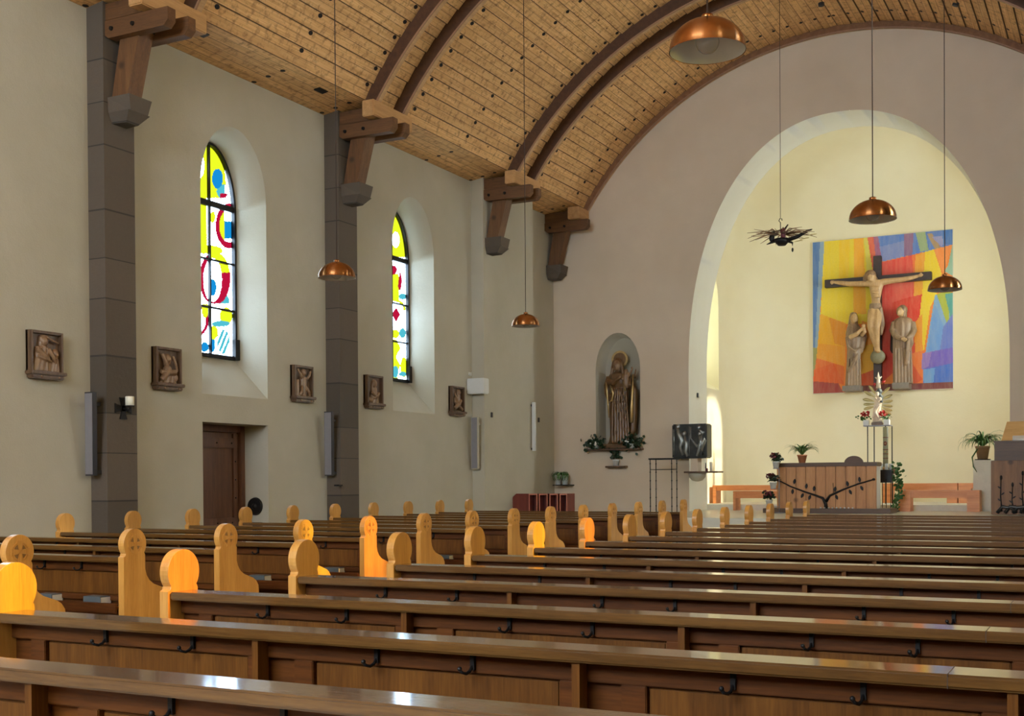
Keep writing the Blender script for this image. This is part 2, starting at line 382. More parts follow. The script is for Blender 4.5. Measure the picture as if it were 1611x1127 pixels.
def fuse(o, voxel=.01, it=2):
    """melt the overlapping shapes of one mesh into one continuous skin"""
    md = o.modifiers.new('skin', 'REMESH'); md.mode = 'VOXEL'; md.voxel_size = voxel; md.use_smooth_shade = True
    sm = o.modifiers.new('soft', 'SMOOTH'); sm.iterations = it; sm.factor = .5
    dg = bpy.context.evaluated_depsgraph_get(); me = bpy.data.meshes.new_from_object(o.evaluated_get(dg))
    mats = list(o.data.materials); o.modifiers.clear(); o.data = me
    if not me.materials:
        for m in mats: me.materials.append(m)
    for p in me.polygons: p.use_smooth = True
    return o
def inside(poly, x, y):
    r = False; n = len(poly); j = n - 1
    for i in range(n):
        if (poly[i][1] > y) != (poly[j][1] > y) and x < (poly[j][0] - poly[i][0]) * (y - poly[i][1]) / (poly[j][1] - poly[i][1]) + poly[i][0]: r = not r
        j = i
    return r

# ================================================================== THE SHELL
WIN_Y = [3.535, 8.01, 12.485, 16.96]
WHW, WZ0, WZS, WH = .655, 2.55, 5.2, .90            # opening in the wall face: half width, sill, spring, arch height
GHW, GZ0, GZS, GH, GD = .51, 3.09, 5.10, .86, .45   # opening at the glass
def arch_pts(yc, hw, z0, zs, h, n=20):
    """closed outline from bottom left over the arch to bottom right"""
    return [(yc - hw, z0)] + [(yc - hw * math.cos(math.pi * k / n), zs + h * math.sin(math.pi * k / n)) for k in range(n + 1)] + [(yc + hw, z0)]
def side_wall(name, X, sgn, y0, y1, z0, z1, wins, doors, mat, door_depth=.5):
    """wall in the plane x = X; sgn: -1 the outside lies towards -x"""
    b = B().mat(mat); ys = sorted({y0, y1} | {w - WHW for w in wins} | {w + WHW for w in wins})
    F_ = lambda p: (X, p[0], p[1])
    for a_, c_ in zip(ys, ys[1:]):
        w = next((q for q in wins if abs(q - (a_ + c_) / 2) < .01), None)
        if w is None: b.face([F_((a_, z0)), F_((c_, z0)), F_((c_, z1)), F_((a_, z1))]); continue
        zl = z0
        if w in doors:
            zl = 2.19; D = X + sgn * door_depth
            b.face([(X, a_, z0), (D, a_, z0), (D, a_, zl), (X, a_, zl)]); b.face([(X, c_, z0), (D, c_, z0), (D, c_, zl), (X, c_, zl)])
            b.face([(X, a_, zl), (X, c_, zl), (D, c_, zl), (D, a_, zl)])
        b.face([F_((a_, zl)), F_((c_, zl)), F_((c_, WZ0)), F_((a_, WZ0))])
        o = arch_pts(w, WHW, WZ0, WZS, WH); g = arch_pts(w, GHW, GZ0, GZS, GH)
        for p, q in zip(o[1:-1], o[2:-1]): b.face([F_(p), F_(q), F_((q[0], z1)), F_((p[0], z1))])
        n = len(o)
        for k in range(n):
            p, q, p2, q2 = o[k], o[(k + 1) % n], g[k], g[(k + 1) % n]
            b.smooth = 1 <= k < n - 2
            b.face([(X, *p), (X, *q), (X + sgn * GD, *q2), (X + sgn * GD, *p2)]); b.smooth = False
    return struct(b.build(name))
def shade_smooth_join(o):
    bm = bmesh.new(); bm.from_mesh(o.data); bmesh.ops.remove_doubles(bm, verts=bm.verts, dist=1e-4); bm.to_mesh(o.data); bm.free()

GLASSCOL = {'w': (.74, .87, 1, 1), 'y': (.058, .056, .0010, 1), 'r': (.034, .0004, .0022, 1), 'b': (.0006, .016, .034, 1), 't': (.006, .030, .032, 1), 'o': (.06, .016, .001, 1),
            'W': (1, 1, 1, 1), 'K': (.22, .26, .34, 1), 'Y': (1, .80, .08, 1), 'O': (1, .50, .12, 1), 'R': (.6, .05, .05, 1)}
def pat1(x, y):
    """colours of the nearer window, in the photograph's zoom units"""
    def ell(cx, cy, rx, ry): return ((x - cx) / rx) ** 2 + ((y - cy) / ry) ** 2
    if y < 310:
        if ell(146, 238, 20, 36) < 1: return 'b'
        if ell(165, 285, 22, 26) < 1: return 'r' if y > 292 and x > 156 else ('t' if x < 172 else 'w')
        if ell(78, 190, 18, 46) < 1: return 'w'
        if ell(60, 140, 30, 36) < 1: return 'r'
        if ell(30, 240, 24, 60) < 1: return 'b'
        return 'y' if ell(118, 290, 60, 200) < 1 or x < 110 else 'w'
    if y < 515:
        e = ell(190, 412, 52, 84)
        if .52 < e < 1: return 'r'
        if e <= .52: return 'y' if x < 172 else ('b' if 395 < y < 460 else 'w')
        if ell(116, 505, 50, 22) < 1 or (x < 106 and y < 500): return 'y'
        if ell(40, 430, 26, 50) < 1: return 'b'
        if ell(128, 380, 10, 22) < 1: return 'y'
        return 'w'
    if y < 700:
        e = ell(136, 606, 58, 98); e2 = ell(128, 612, 34, 80)
        if ell(126, 640, 16, 32) < 1: return 'b'
        if e2 < 1: return 'w'
        if e < 1: return 'y' if (y < 585 and x > 112) else 'r'
        if ell(60, 640, 22, 60) < 1: return 'b'
        if ell(166, 690, 24, 26) < 1: return 't'
        return 'w' if x > 80 else 'y'
    if ell(158, 774, 34, 11) < 1: return 't'
    if ell(100, 722, 13, 30) < 1 and x > 88: return 'y'
    if .55 < ell(70, 760, 44, 62) < 1: return 'r'
    if ell(178, 745, 24, 32) < 1: return 'y'
    if ell(98, 860, 16, 18) < 1: return 'b'
    if ell(132, 806, 16, 26) < 1: return 'y'
    if ell(126, 850, 12, 30) < 1: return 'b'
    if ell(168, 840, 24, 46) < 1 and (x + y * .4) % 17 > 5: return 't'
    return 'w'
def pat2(x, y):
    def ell(cx, cy, rx, ry): return ((x - cx) / rx) ** 2 + ((y - cy) / ry) ** 2
    if y < 325:
        if ell(92, 246, 16, 34) < 1: return 'w'
        if ell(40, 260, 22, 50) < 1: return 'b'
        return 'y'
    if y < 513:
        if ell(76, 380, 22, 22) < 1: return 'r'
        if ell(110, 430, 9, 42) < 1 and x + (y - 430) * .1 > 104: return 'r'
        if x < 106 and y > 396: return 'y'
        if ell(122, 498, 18, 14) < 1: return 't'
        return 'w'
    if y < 688:
        if abs(x - 93) / 20 + abs(y - 578) / 34 < 1: return 'r'
        if .6 < ell(85, 560, 52, 52) < 1 and y < 560: return 'y'
        if ell(122, 660, 15, 22) < 1: return 't'
        if ell(90, 664, 18, 20) < 1: return 'y'
        if ell(30, 620, 24, 60) < 1: return 'o'
        return 'w'
    if ell(90, 832, 14, 26) < 1 or ell(122, 842, 18, 10) < 1: return 't'
    if x < 104 + 8 * math.sin(y * .08): return 'y'
    if ell(128, 812, 16, 46) < 1: return 'y'
    return 'w'
def patsun(y, z):
    """warm panels low in the sunny side windows, clear glass above: y, z in metres from the window centre / ground"""
    if z > 5.2: return 'K'
    if z > 4.75 and math.sin(5.1 * y + 1.7 * z) + math.sin(3.3 * z - 2.2 * y + 1) < .9: return 'W'
    if math.hypot(y - .1, z - 4.9) < .2: return 'R'
    return 'Y' if y < -.12 - .2 * math.sin(3 * z) or z > 4.6 else 'O'
def patclear(y, z): return 'Y' if math.sin(5.1 * y + 1.7 * z) + math.sin(3.3 * z - 2.2 * y + 1) > 1.35 else 'W'
wn_ = 0
def window(X, sgn, yc, colfn, ny=72, nz=220, glass='stained'):
    global wn_; wn_ += 1
    Xg = X + sgn * GD
    root = bpy.data.objects.new('window_%d' % wn_, None); C.objects.link(root); root.location = (Xg, yc, GZ0); struct(root)
    f = B().mat(M['iron']); FW = .035
    o = arch_pts(yc, GHW, GZ0, GZS, GH, 28); i_ = arch_pts(yc, GHW - FW, GZ0 + .05, GZS, GH - FW, 28)
    n = len(o)
    for k in range(n):
        p, q, p2, q2 = o[k], o[(k + 1) % n], i_[k], i_[(k + 1) % n]
        x0, x1 = Xg - sgn * .05, Xg + sgn * .01
        f.face([(x0, *p), (x0, *q), (x0, *q2), (x0, *p2)]); f.face([(x0, *p2), (x0, *q2), (x1, *q2), (x1, *p2)]); f.face([(x0, *p), (x0, *q), (x1, *q), (x1, *p)])
    xa, xb = sorted((Xg - sgn * .035, Xg + sgn * .005))
    f.box(xa, xb, yc - .012, yc + .012, GZ0 + .03, GZS + GH - .02)
    f.box(min(xa, Xg - sgn * .05), xb, yc - GHW + .02, yc + GHW - .02, 5.11, 5.19)
    for z in (4.40, 3.76): f.box(xa, xb, yc - GHW + .02, yc + GHW - .02, z - .013, z + .013)
    if sgn < 0: f.box(Xg + .02, Xg + .08, yc + GHW - .07, yc + GHW + .02, GZ0 + .0, GZ0 + .28)
    f.build('window_frame', root)
    g = B().mat(M[glass]); cols = []
    for a_ in range(ny):
        for c_ in range(nz):
            y0 = yc - GHW + 2 * GHW * a_ / ny; y1 = yc - GHW + 2 * GHW * (a_ + 1) / ny
            z0 = GZ0 + (GZS + GH - GZ0) * c_ / nz; z1 = GZ0 + (GZS + GH - GZ0) * (c_ + 1) / nz
            ym, zm = (y0 + y1) / 2, (z0 + z1) / 2
            if zm > GZS and ((ym - yc) / GHW) ** 2 + ((zm - GZS) / GH) ** 2 > 1.02: continue
            g.face([(Xg, y0, z0), (Xg, y1, z0), (Xg, y1, z1), (Xg, y0, z1)])
            cols.append(GLASSCOL[colfn(ym, zm)])
    g.build('window_pane', root, colors=cols)
    portal('daylight_portal', (Xg + sgn * .06, yc, (GZ0 + GZS + GH) / 2), (-sgn, 0, 0), GZS + GH - GZ0, 2 * GHW)
def proj(p):
    q = BAS @ (Vector(p) - CO); return (W / 2 + SX + F * q[0] / q[1], H / 2 + SY - F * q[2] / q[1])
def c_w1(y, z):
    u, v = proj((XW - GD, y, z)); return pat1((u - 280) * 2.348, (v - 180) * 2.348)
def c_w2(y, z):
    u, v = proj((XW - GD, y, z)); return pat2((u - 590) * 2.8175, (v - 290) * 2.8175)

side_wall('wall_left', XW, -1, YBACK, YF + .1, -.02, 7.3, WIN_Y, (12.485,), M['plaster'])
GHW = .60; side_wall('wall_right', XR, 1, YBACK, YF + .1, -.02, 7.3, WIN_Y, (), M['plaster']); GHW = .51
window(XW, -1, 12.485, c_w1); window(XW, -1, 16.96, c_w2)
window(XW, -1, 3.535, lambda y, z: pat1(60 + 120 * (y - 3.0), 900 - (z - 3.1) * 260), 16, 40)
window(XW, -1, 8.01, lambda y, z: pat1(60 + 120 * (y - 7.5), 900 - (z - 3.1) * 260), 16, 40)
GHW = .60
for yc in WIN_Y:
    sunny = yc < 10
    window(XR, 1, yc, (lambda y, z, yc=yc: patsun(y - yc, z)) if sunny else (lambda y, z, yc=yc: patclear(y - yc, z)), 22, 60, 'stained' if sunny else 'frosted')
GHW = .51
# the wall stands forward between the third pilaster and the chancel end
b = B().mat(M['plaster']); X1 = XW + PR
b.face([(XW, 18.93, 0), (X1, 18.93, 0), (X1, 18.93, 7), (XW, 18.93, 7)])
b.face([(X1, 18.93, 0), (X1, 20.95, 0), (X1, 20.95, 7), (X1, 18.93, 7)])
b.face([(X1, 20.95, 0), (XW, 20.95, 0), (XW, 20.95, 7), (X1, 20.95, 7)])
struct(b.build('trim_1'))
# stone pilasters
for k, y in enumerate((9.97, 14.495)):
    b = B().mat(M['stone']); b.box(XW - .02, XW + PR, y, y + .465, 0, 7.0); struct(b.build('trim_%d' % (k + 2)))
    b = B().mat(M['stone']); b.box(XR - PR, XR + .02, y, y + .465, 0, 7.0); struct(b.build('trim_%d' % (k + 4)))
b = B().mat(M['stone']); b.box(XW - .02, XW + PR, 5.5, 5.965, 0, 7.0); struct(b.build('trim_6'))
# floors
b = B().mat(M['floor']); b.box(XW - .6, XR + .6, YBACK, 18.9, -.1, 0); struct(b.build('floor'))
b = B().mat(M['chancel_floor'])
for k in range(5): b.box(XW, XR, 17.35 + .3 * k, 18.9, .158 * k, .158 * (k + 1))
b.box(XW, XR, 18.85, YF + .3, -.05, ZP)
b.box(XC - 2.95, XC + 2.95, YF + .29, 27.2, -.05, ZP)
struct(b.build('floor_chancel'))
b = B().mat(M['stone_white']); b.box(XC - 3.2, XC + 3.2, 23.55, 26.9, ZP - .2, .90, .01); struct(b.build('trim_7'))
# back wall (behind the camera) with an unseen opening added for fill light
b = B().mat(M['plaster'])
b.face([(XW, YBACK, 0), (XR, YBACK, 0), (XR, YBACK, 4.2), (XW, YBACK, 4.2)])
b.face([(XW, YBACK, 4.2), (XC - 3.4, YBACK, 4.2), (XC - 3.4, YBACK, 10), (XW, YBACK, 10)])
b.face([(XC + 3.4, YBACK, 4.2), (XR, YBACK, 4.2), (XR, YBACK, 10), (XC + 3.4, YBACK, 10)])
b.face([(XC - 3.4, YBACK, 8.4), (XC + 3.4, YBACK, 8.4), (XC + 3.4, YBACK, 10), (XC - 3.4, YBACK, 10)])
struct(b.build('wall_back'))
portal('back_fill_portal', (XC, YBACK - .05, 6.3), (0, 1, 0), 6.8, 4.2)

# ------------------------------------------------------------------ vault
def vault_z(dx, r=RV): return ZC + math.sqrt(max(0, r * r - dx * dx))
b = B().mat(M['planks']); nP = 48; st = 2 * AV / nP
def vp(deg, r): return (XC + r * math.sin(math.radians(deg)), ZC + r * math.cos(math.radians(deg)))
YV0, YV1 = YBACK, YF + .05
for k in range(nP):
    a0, a1 = -AV + st * k, -AV + st * (k + 1)
    if k < nP / 2: ra, rb = RV - .012, RV + .008
    else: ra, rb = RV + .008, RV - .012
    (x0, z0), (x1, z1) = vp(a0, ra), vp(a1, rb)
    if k < nP / 2: uv0, uv1 = k, k + 1
    else: uv0, uv1 = k + 1, k
    uu = (k + .001, k + .999) if k < nP / 2 else (k + .999, k + .001)
    b.face([(x0, YV0, z0), (x1, YV0, z1), (x1, YV1, z1), (x0, YV1, z0)], [(uu[0], YV0 + 10), (uu[1], YV0 + 10), (uu[1], YV1 + 10), (uu[0], YV1 + 10)])
    xn, zn = vp(a1, (RV - .012) if k + 1 < nP / 2 else RV + .008)
    b.face([(x1, YV0, z1), (xn, YV0, zn), (xn, YV1, zn), (x1, YV1, z1)], [(k, 0), (k, 0), (k, 0), (k, 0)])
for sg, XX in ((-1, XW), (1, XR)):
    xe, ze = vp(sg * AV, RV - .012)
    for q in range(3):
        f0, f1 = q / 3, (q + 1) / 3
        xa, za, xb, zb = xe + (XX - xe) * f0, ze + (ZT - ze) * f0, xe + (XX - xe) * f1, ze + (ZT - ze) * f1
        b.face([(xa, YV0, za), (xb, YV0, zb), (xb, YV1, zb), (xa, YV1, za)], [(60 + q + .02, YV0 + 10), (60 + q + .98, YV0 + 10), (60 + q + .98, YV1 + 10), (60 + q + .02, YV1 + 10)])
o = b.build('ceiling'); struct(o)
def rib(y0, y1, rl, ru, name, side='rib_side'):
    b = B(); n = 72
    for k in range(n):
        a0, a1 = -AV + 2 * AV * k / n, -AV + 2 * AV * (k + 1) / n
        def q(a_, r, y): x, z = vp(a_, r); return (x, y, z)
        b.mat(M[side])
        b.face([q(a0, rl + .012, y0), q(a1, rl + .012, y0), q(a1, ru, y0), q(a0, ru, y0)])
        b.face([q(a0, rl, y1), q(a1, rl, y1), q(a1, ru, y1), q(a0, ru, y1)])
        b.mat(M['rib_edge'])
        b.face([q(a0, rl - .012, y0 - .008), q(a1, rl - .012, y0 - .008), q(a1, rl + .012, y0 - .008), q(a0, rl + .012, y0 - .008)])
        b.face([q(a0, rl + .012, y0 - .008), q(a1, rl + .012, y0 - .008), q(a1, rl + .012, y0), q(a0, rl + .012, y0)])
        b.face([q(a0, rl - .012, y0 - .008), q(a1, rl - .012, y0 - .008), q(a1, rl - .012, y0 + .015), q(a0, rl - .012, y0 + .015)])
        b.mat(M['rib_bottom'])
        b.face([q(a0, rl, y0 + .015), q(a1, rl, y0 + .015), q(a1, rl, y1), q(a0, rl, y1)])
    return struct(b.build(name))
tn = 8
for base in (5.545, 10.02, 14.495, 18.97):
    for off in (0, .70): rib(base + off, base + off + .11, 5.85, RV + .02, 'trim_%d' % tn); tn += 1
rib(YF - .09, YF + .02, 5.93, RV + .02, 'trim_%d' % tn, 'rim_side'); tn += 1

# ------------------------------------------------------------------ chancel arch wall
AHW, AZ, AH, AP = 2.9, 3.5, 4.65, 2.2
def sgp(v, p): return math.copysign(abs(v) ** p, v)
def arch_outline(hw=AHW, zs=AZ, h=AH, n=120, p=AP):
    return [(-hw * sgp(math.cos(math.pi * k / n), 2 / p), zs + h * abs(math.sin(math.pi * k / n)) ** (2 / p)) for k in range(n + 1)]
ar = arch_outline()
NX0, NX1, NZ0, NZS, NH, ND = -4.865, -3.905, 2.04, 3.62, .74, .36
nc, nh = (NX0 + NX1) / 2, (NX1 - NX0) / 2
nic = [(nc - nh * math.cos(math.pi * k / 16), NZS + NH * math.sin(math.pi * k / 16)) for k in range(17)]
xs = sorted({round(x, 4) for x in [a_[0] for a_ in ar] + [a_[0] for a_ in nic] + [-5.801, 5.801] + [-5.6 + .4 * k for k in range(29)]})
def interp(pts, x):
    for (a_, b_), (c_, d_) in zip(pts, pts[1:]):
        if a_ - 1e-4 <= x <= c_ + 1e-4: return b_ + (d_ - b_) * (x - a_) / max(1e-9, c_ - a_)
    return pts[-1][1]
b = B().mat(M['plaster_grey'])
top = lambda x: min(vault_z(x) + .03, 12) if abs(x) < 5.08 else ZT + .15
def Q(x, z, y=YF): return (XC + x, y, z)
for x0, x1 in zip(xs, xs[1:]):
    xm = (x0 + x1) / 2
    if abs(xm) < AHW: b.face([Q(x0, interp(ar, x0)), Q(x1, interp(ar, x1)), Q(x1, top(x1)), Q(x0, top(x0))])
    elif NX0 < xm < NX1:
        b.face([Q(x0, 0), Q(x1, 0), Q(x1, NZ0), Q(x0, NZ0)]); b.face([Q(x0, interp(nic, x0)), Q(x1, interp(nic, x1)), Q(x1, top(x1)), Q(x0, top(x0))])
    else: b.face([Q(x0, 0), Q(x1, 0), Q(x1, top(x1)), Q(x0, top(x0))])
b.mat(M['white_paint'])
YA = 23.5
full = [(-AHW, ZP)] + ar + [(AHW, ZP)]
for k, (p, q) in enumerate(zip(full, full[1:])):
    b.smooth = 0 < k < len(full) - 2
    b.face([Q(*p), Q(*q), Q(q[0] * .995, q[1] - .02, YA), Q(p[0] * .995, p[1] - .02, YA)])
b.smooth = False
b.mat(M['plaster'])
nn_ = [(NX0, NZ0)] + nic + [(NX1, NZ0)]
sh = lambda p: (nc + (p[0] - nc) * .86, NZ0 + (p[1] - NZ0) * .97)
for k, (p, q) in enumerate(zip(nn_, nn_[1:] + nn_[:1])):
    b.smooth = 0 < k < len(nn_) - 2
    b.face([Q(*p), Q(*q), Q(*sh(q), YF + ND), Q(*sh(p), YF + ND)])
b.smooth = False
b.face([Q(*sh(p), YF + ND) for p in nn_])
struct(b.build('wall_front'))

# apse
b = B().mat(M['cream']); AW, AYS, AYB, AZT = 3.1, 25.35, 26.66, 6.6
corner = [(AW - (1.31) * (1 - math.sin(math.pi / 2 * k / 14) ** .9) if False else 0, 0) for k in range(1)]
plan = []
for k in range(13):
    t_ = math.pi / 2 * k / 12
    plan.append((-(AW - 1.31 + 1.31 * math.cos(t_) ** .9), AYS + (AYB - AYS) * math.sin(t_) ** .9))
plan += [(-x, y) for x, y in plan[::-1]]
rows = [[(XC + x, y, z) for x, y in plan] for z in (0, 2, 4, AZT)]
b.smooth = True; b.grid(rows)
pl2 = [(-AW, YA - .02), (-AW, 24.4)] + plan + [(AW, 24.4), (AW, YA - .02)]
dome = []
for k in range(15):
    t_ = math.pi / 2 * k / 14; s_ = max(.001, math.cos(t_) ** .85)
    dome.append([(XC + x * s_, YA - .02 + (y - YA + .02) * (s_ ** .8), AZT + 1.85 * math.sin(t_)) for x, y in pl2])
b.grid(dome); b.smooth = False
CW0, CW1, CWZ0, CWZS, CWH = 24.0, 25.0, 3.32, 5.1, .75       # the two chancel windows
for sg in (-1, 1):
    if sg > 0: CW0, CW1, CWZS = 23.7, 25.2, 5.4
    X = XC + sg * AW; Xo = X + sg * .5; yc = (CW0 + CW1) / 2; hw_ = (CW1 - CW0) / 2
    for y0, y1 in ((YA - .02, CW0), (CW1, AYS)): b.face([(X, y0, 0), (X, y1, 0), (X, y1, AZT), (X, y0, AZT)])
    b.face([(X, CW0, 0), (X, CW1, 0), (X, CW1, CWZ0), (X, CW0, CWZ0)])
    o_ = arch_pts(yc, hw_, CWZ0, CWZS, CWH, 16); g_ = arch_pts(yc, hw_ - .08, CWZ0 + .4, CWZS, CWH - .06, 16)
    for p, q in zip(o_[1:-1], o_[2:-1]): b.face([(X, *p), (X, *q), (X, q[0], AZT), (X, p[0], AZT)])
    for k in range(len(o_)):
        p, q, p2, q2 = o_[k], o_[(k + 1) % len(o_)], g_[k], g_[(k + 1) % len(o_)]
        b.face([(X, *p), (X, *q), (Xo, *q2), (Xo, *p2)])
    portal('chancel_portal', (Xo + sg * .05, yc, 4.9), (-sg, 0, 0), 2.5, 2 * hw_ - .16)
# close the shoulder between arch and apse
apo = [(-AW, 0), (-AW, AZT)] + [(dome[k][0][0] - XC, dome[k][0][2]) for k in range(15)]
apo = apo + [(-x, z) for x, z in apo[::-1]]
n = 60
def along(pts, f):
    L = [0]
    for p, q in zip(pts, pts[1:]): L.append(L[-1] + math.dist(p, q))
    d = f * L[-1]
    for k in range(len(pts) - 1):
        if d <= L[k + 1] + 1e-9: t_ = (d - L[k]) / max(1e-9, L[k + 1] - L[k]); return (pts[k][0] + (pts[k + 1][0] - pts[k][0]) * t_, pts[k][1] + (pts[k + 1][1] - pts[k][1]) * t_)
    return pts[-1]
inn = [(p[0] * .995, p[1] - .02) for p in [(-AHW, 0)] + ar + [(AHW, 0)]]
for k in range(n):
    b.face([Q(*along(apo, k / n), YA - .01), Q(*along(apo, (k + 1) / n), YA - .01), Q(*along(inn, (k + 1) / n), YA - .01), Q(*along(inn, k / n), YA - .01)])
struct(b.build('wall_apse'))
for sg in (-1, 1):
    Xo = XC + sg * (AW + .5); wn_ += 1
    root = bpy.data.objects.new('window_%d' % wn_, None); C.objects.link(root); root.location = (Xo, 24.5, 3.7); struct(root)
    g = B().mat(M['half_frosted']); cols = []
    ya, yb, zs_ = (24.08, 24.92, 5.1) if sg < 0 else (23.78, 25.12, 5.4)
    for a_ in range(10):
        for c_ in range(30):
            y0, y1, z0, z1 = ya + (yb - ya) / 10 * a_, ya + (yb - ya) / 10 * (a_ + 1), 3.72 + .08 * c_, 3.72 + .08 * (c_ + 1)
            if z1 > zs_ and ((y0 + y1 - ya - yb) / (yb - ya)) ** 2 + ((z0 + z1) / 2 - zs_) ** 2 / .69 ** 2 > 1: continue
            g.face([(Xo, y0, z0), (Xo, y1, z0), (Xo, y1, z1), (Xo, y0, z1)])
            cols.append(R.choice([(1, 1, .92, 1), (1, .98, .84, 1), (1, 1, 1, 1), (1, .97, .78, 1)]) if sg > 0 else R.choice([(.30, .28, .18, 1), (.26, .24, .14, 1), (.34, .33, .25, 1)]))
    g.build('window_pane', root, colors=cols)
    f = B().mat(M['iron'])
    for z in (4.3, 4.9): f.box(Xo - .02, Xo + .02, ya, yb, z - .012, z + .012)
    f.box(Xo - .02, Xo + .02, (ya + yb) / 2 - .01, (ya + yb) / 2 + .01, 3.7, 5.8); f.build('window_frame', root)
# ------------------------------------------------------------------ door in the left wall
root = bpy.data.objects.new('door_1', None); C.objects.link(root); root.location = (XW - .45, 12.485, 0); struct(root)
b = B().mat(M['door_wood']); xd = XW - .5
b.box(xd, xd + .10, 11.83, 11.92, 0, 2.19, .006); b.box(xd, xd + .10, 13.05, 13.14, 0, 2.19, .006); b.box(xd, xd + .10, 11.92, 13.05, 2.10, 2.19, .006)
b.build('door_frame', root)
b = B().mat(M['door_wood'])
b.box(xd - .02, xd + .03, 11.92, 13.05, 0, 2.10)
for k in range(10):      # herringbone boards
    for sg in (-1, 1):
        zc = -.1 + .24 * k
        y0 = 12.485; y1 = 12.485 + sg * .56
        b.face([(xd + .034 + .003 * (k % 2), y0, zc + .5), (xd + .034 + .003 * (k % 2), y1, zc), (xd + .034 + .003 * (k % 2), y1, zc + .235), (xd + .034 + .003 * (k % 2), y0, zc + .735)] if zc + .735 < 2.1 and zc > 0 else
               [(xd + .031, y0, .3), (xd + .031, y1, .1), (xd + .031, y1, .2), (xd + .031, y0, .4)])
b.build('door_leaf', root)
b = B().mat(M['door_wood'])
for z in (.86, 1.95): b.box(xd + .03, xd + .065, 11.93, 13.04, z - .07, z + .07, .01)
b.box(xd + .03, xd + .06, 12.94, 13.04, .05, 2.08, .006)
b.mat(M['iron'])
for z in (.86, 1.95):
    for y in (12.05, 12.3, 12.6, 12.9): b.ball((xd + .066, y, z), .012, seg=8)
for z in (.3, .6, 1.2, 1.45, 1.7): b.ball((xd + .062, 12.98, z), .012, seg=8)
b.build('door_battens', root)
p = onx(397, 789, XW - .2)
b = B().mat(M['iron']); bm = bmesh.new(); bmesh.ops.create_cone(bm, segments=32, radius1=.125, radius2=.115, depth=.03, cap_ends=True)
b.add(bm, Matrix.Translation((XW - .22, 13.115, 1.08)) @ Euler((math.radians(90), 0, 0)).to_matrix().to_4x4())
bm = bmesh.new(); bmesh.ops.create_cone(bm, segments=24, radius1=.05, radius2=.02, depth=.03, cap_ends=True)
b.add(bm, Matrix.Translation((XW - .22, 13.09, 1.08)) @ Euler((math.radians(90), 0, 0)).to_matrix().to_4x4())
tag(b.build('wall_gong'), 'round black metal disc fixed in the reveal beside the wooden door', 'disc')

# ------------------------------------------------------------------ timber brackets under the vault
def bracket(y0, label, last=False, right=False):
    """y0: near edge of the pilaster"""
    t = thing('timber_bracket', (XW + PR, y0 + .23, 5.5), label, 'roof bracket', 'timber brackets under the vault')
    X0 = XW + PR if not last else XW + .02; yc = y0 + .235
    b = B().mat(M['stone'])
    for (lo, hi, w0, w1, d0, d1) in ((5.49, 5.60, .11, .165, .20, .31), (5.60, 5.77, .165, .175, .31, .33)):
        i = len(b.v)
        b.v += [(X0, yc - w0, lo), (X0, yc + w0, lo), (X0 + d0, yc + w0 * .8, lo), (X0 + d0, yc - w0 * .8, lo), (X0, yc - w1, hi), (X0, yc + w1, hi), (X0 + d1, yc + w1, hi), (X0 + d1, yc - w1, hi)]
        for q in ((0, 1, 2, 3), (4, 5, 6, 7), (0, 1, 5, 4), (1, 2, 6, 5), (2, 3, 7, 6), (3, 0, 4, 7)): b.ngon([i + k for k in q])
    b.build('corbel', t)
    b = B().mat(M['post_wood']); i = len(b.v); w = .11
    b.v += [(X0 + .0, yc - w, 5.77), (X0 + .23, yc - w, 5.77), (X0 + .23, yc + w, 5.77), (X0 + .0, yc + w, 5.77), (X0 + .15, yc - w, 6.5), (X0 + .43, yc - w, 6.5), (X0 + .43, yc + w, 6.5), (X0 + .15, yc + w, 6.5)]
    for q in ((0, 1, 2, 3), (4, 5, 6, 7), (0, 1, 5, 4), (1, 2, 6, 5), (2, 3, 7, 6), (3, 0, 4, 7)): b.ngon([i + k for k in q])
    b.build('strut', t)
    for yy in ((y0 + .03, y0 + .35) if not last else (y0 + .03,)):
        b = B().mat(M['dark_wood'])
        b.prism([(X0 - .02, 6.47), (X0 + .05, 6.42), (X0 + .87, 6.42), (X0 + .93, 6.48), (X0 + .93, 6.62), (X0 - .02, 6.62)], yy, yy + .125, 'y')
        bm_ = b.build('cross_beam', t)
        for dx in (.1, .42):
            q = B().mat(M['iron']); bm = bmesh.new(); bmesh.ops.create_cone(bm, segments=12, radius1=.028, radius2=.022, depth=.02, cap_ends=True)
            q.add(bm, Matrix.Translation((X0 + dx, yy - .008, 6.52)) @ Euler((math.radians(90), 0, 0)).to_matrix().to_4x4()); q.build('bolt', bm_)
    b = B().mat(M['dark_wood']); b.box(X0 - .02, X0 + .55, y0 + .04, y0 + .42, 6.62, 6.82, .01); b.build('spacer_beam', t)
    b = B().mat(M['purlin_wood'])
    if last: b.box(X0 + .55, X0 + .80, y0 - .1, YF - .02, 6.625, 6.86, .012)
    else: b.box(X0 + .50, X0 + .70, y0 - .12, y0 + .93, 6.64, 6.87, .012)
    b.build('bearing_block', t)
bracket(9.97, 'timber bracket over the stone pilaster nearest the camera, at the top left')
bracket(14.495, 'timber bracket over the stone pilaster between the two stained windows')
bracket(18.93, 'timber bracket over the plastered pilaster just beyond the second stained window')
bracket(21.98, 'timber bracket in the corner of the left wall and the chancel arch wall', last=True)

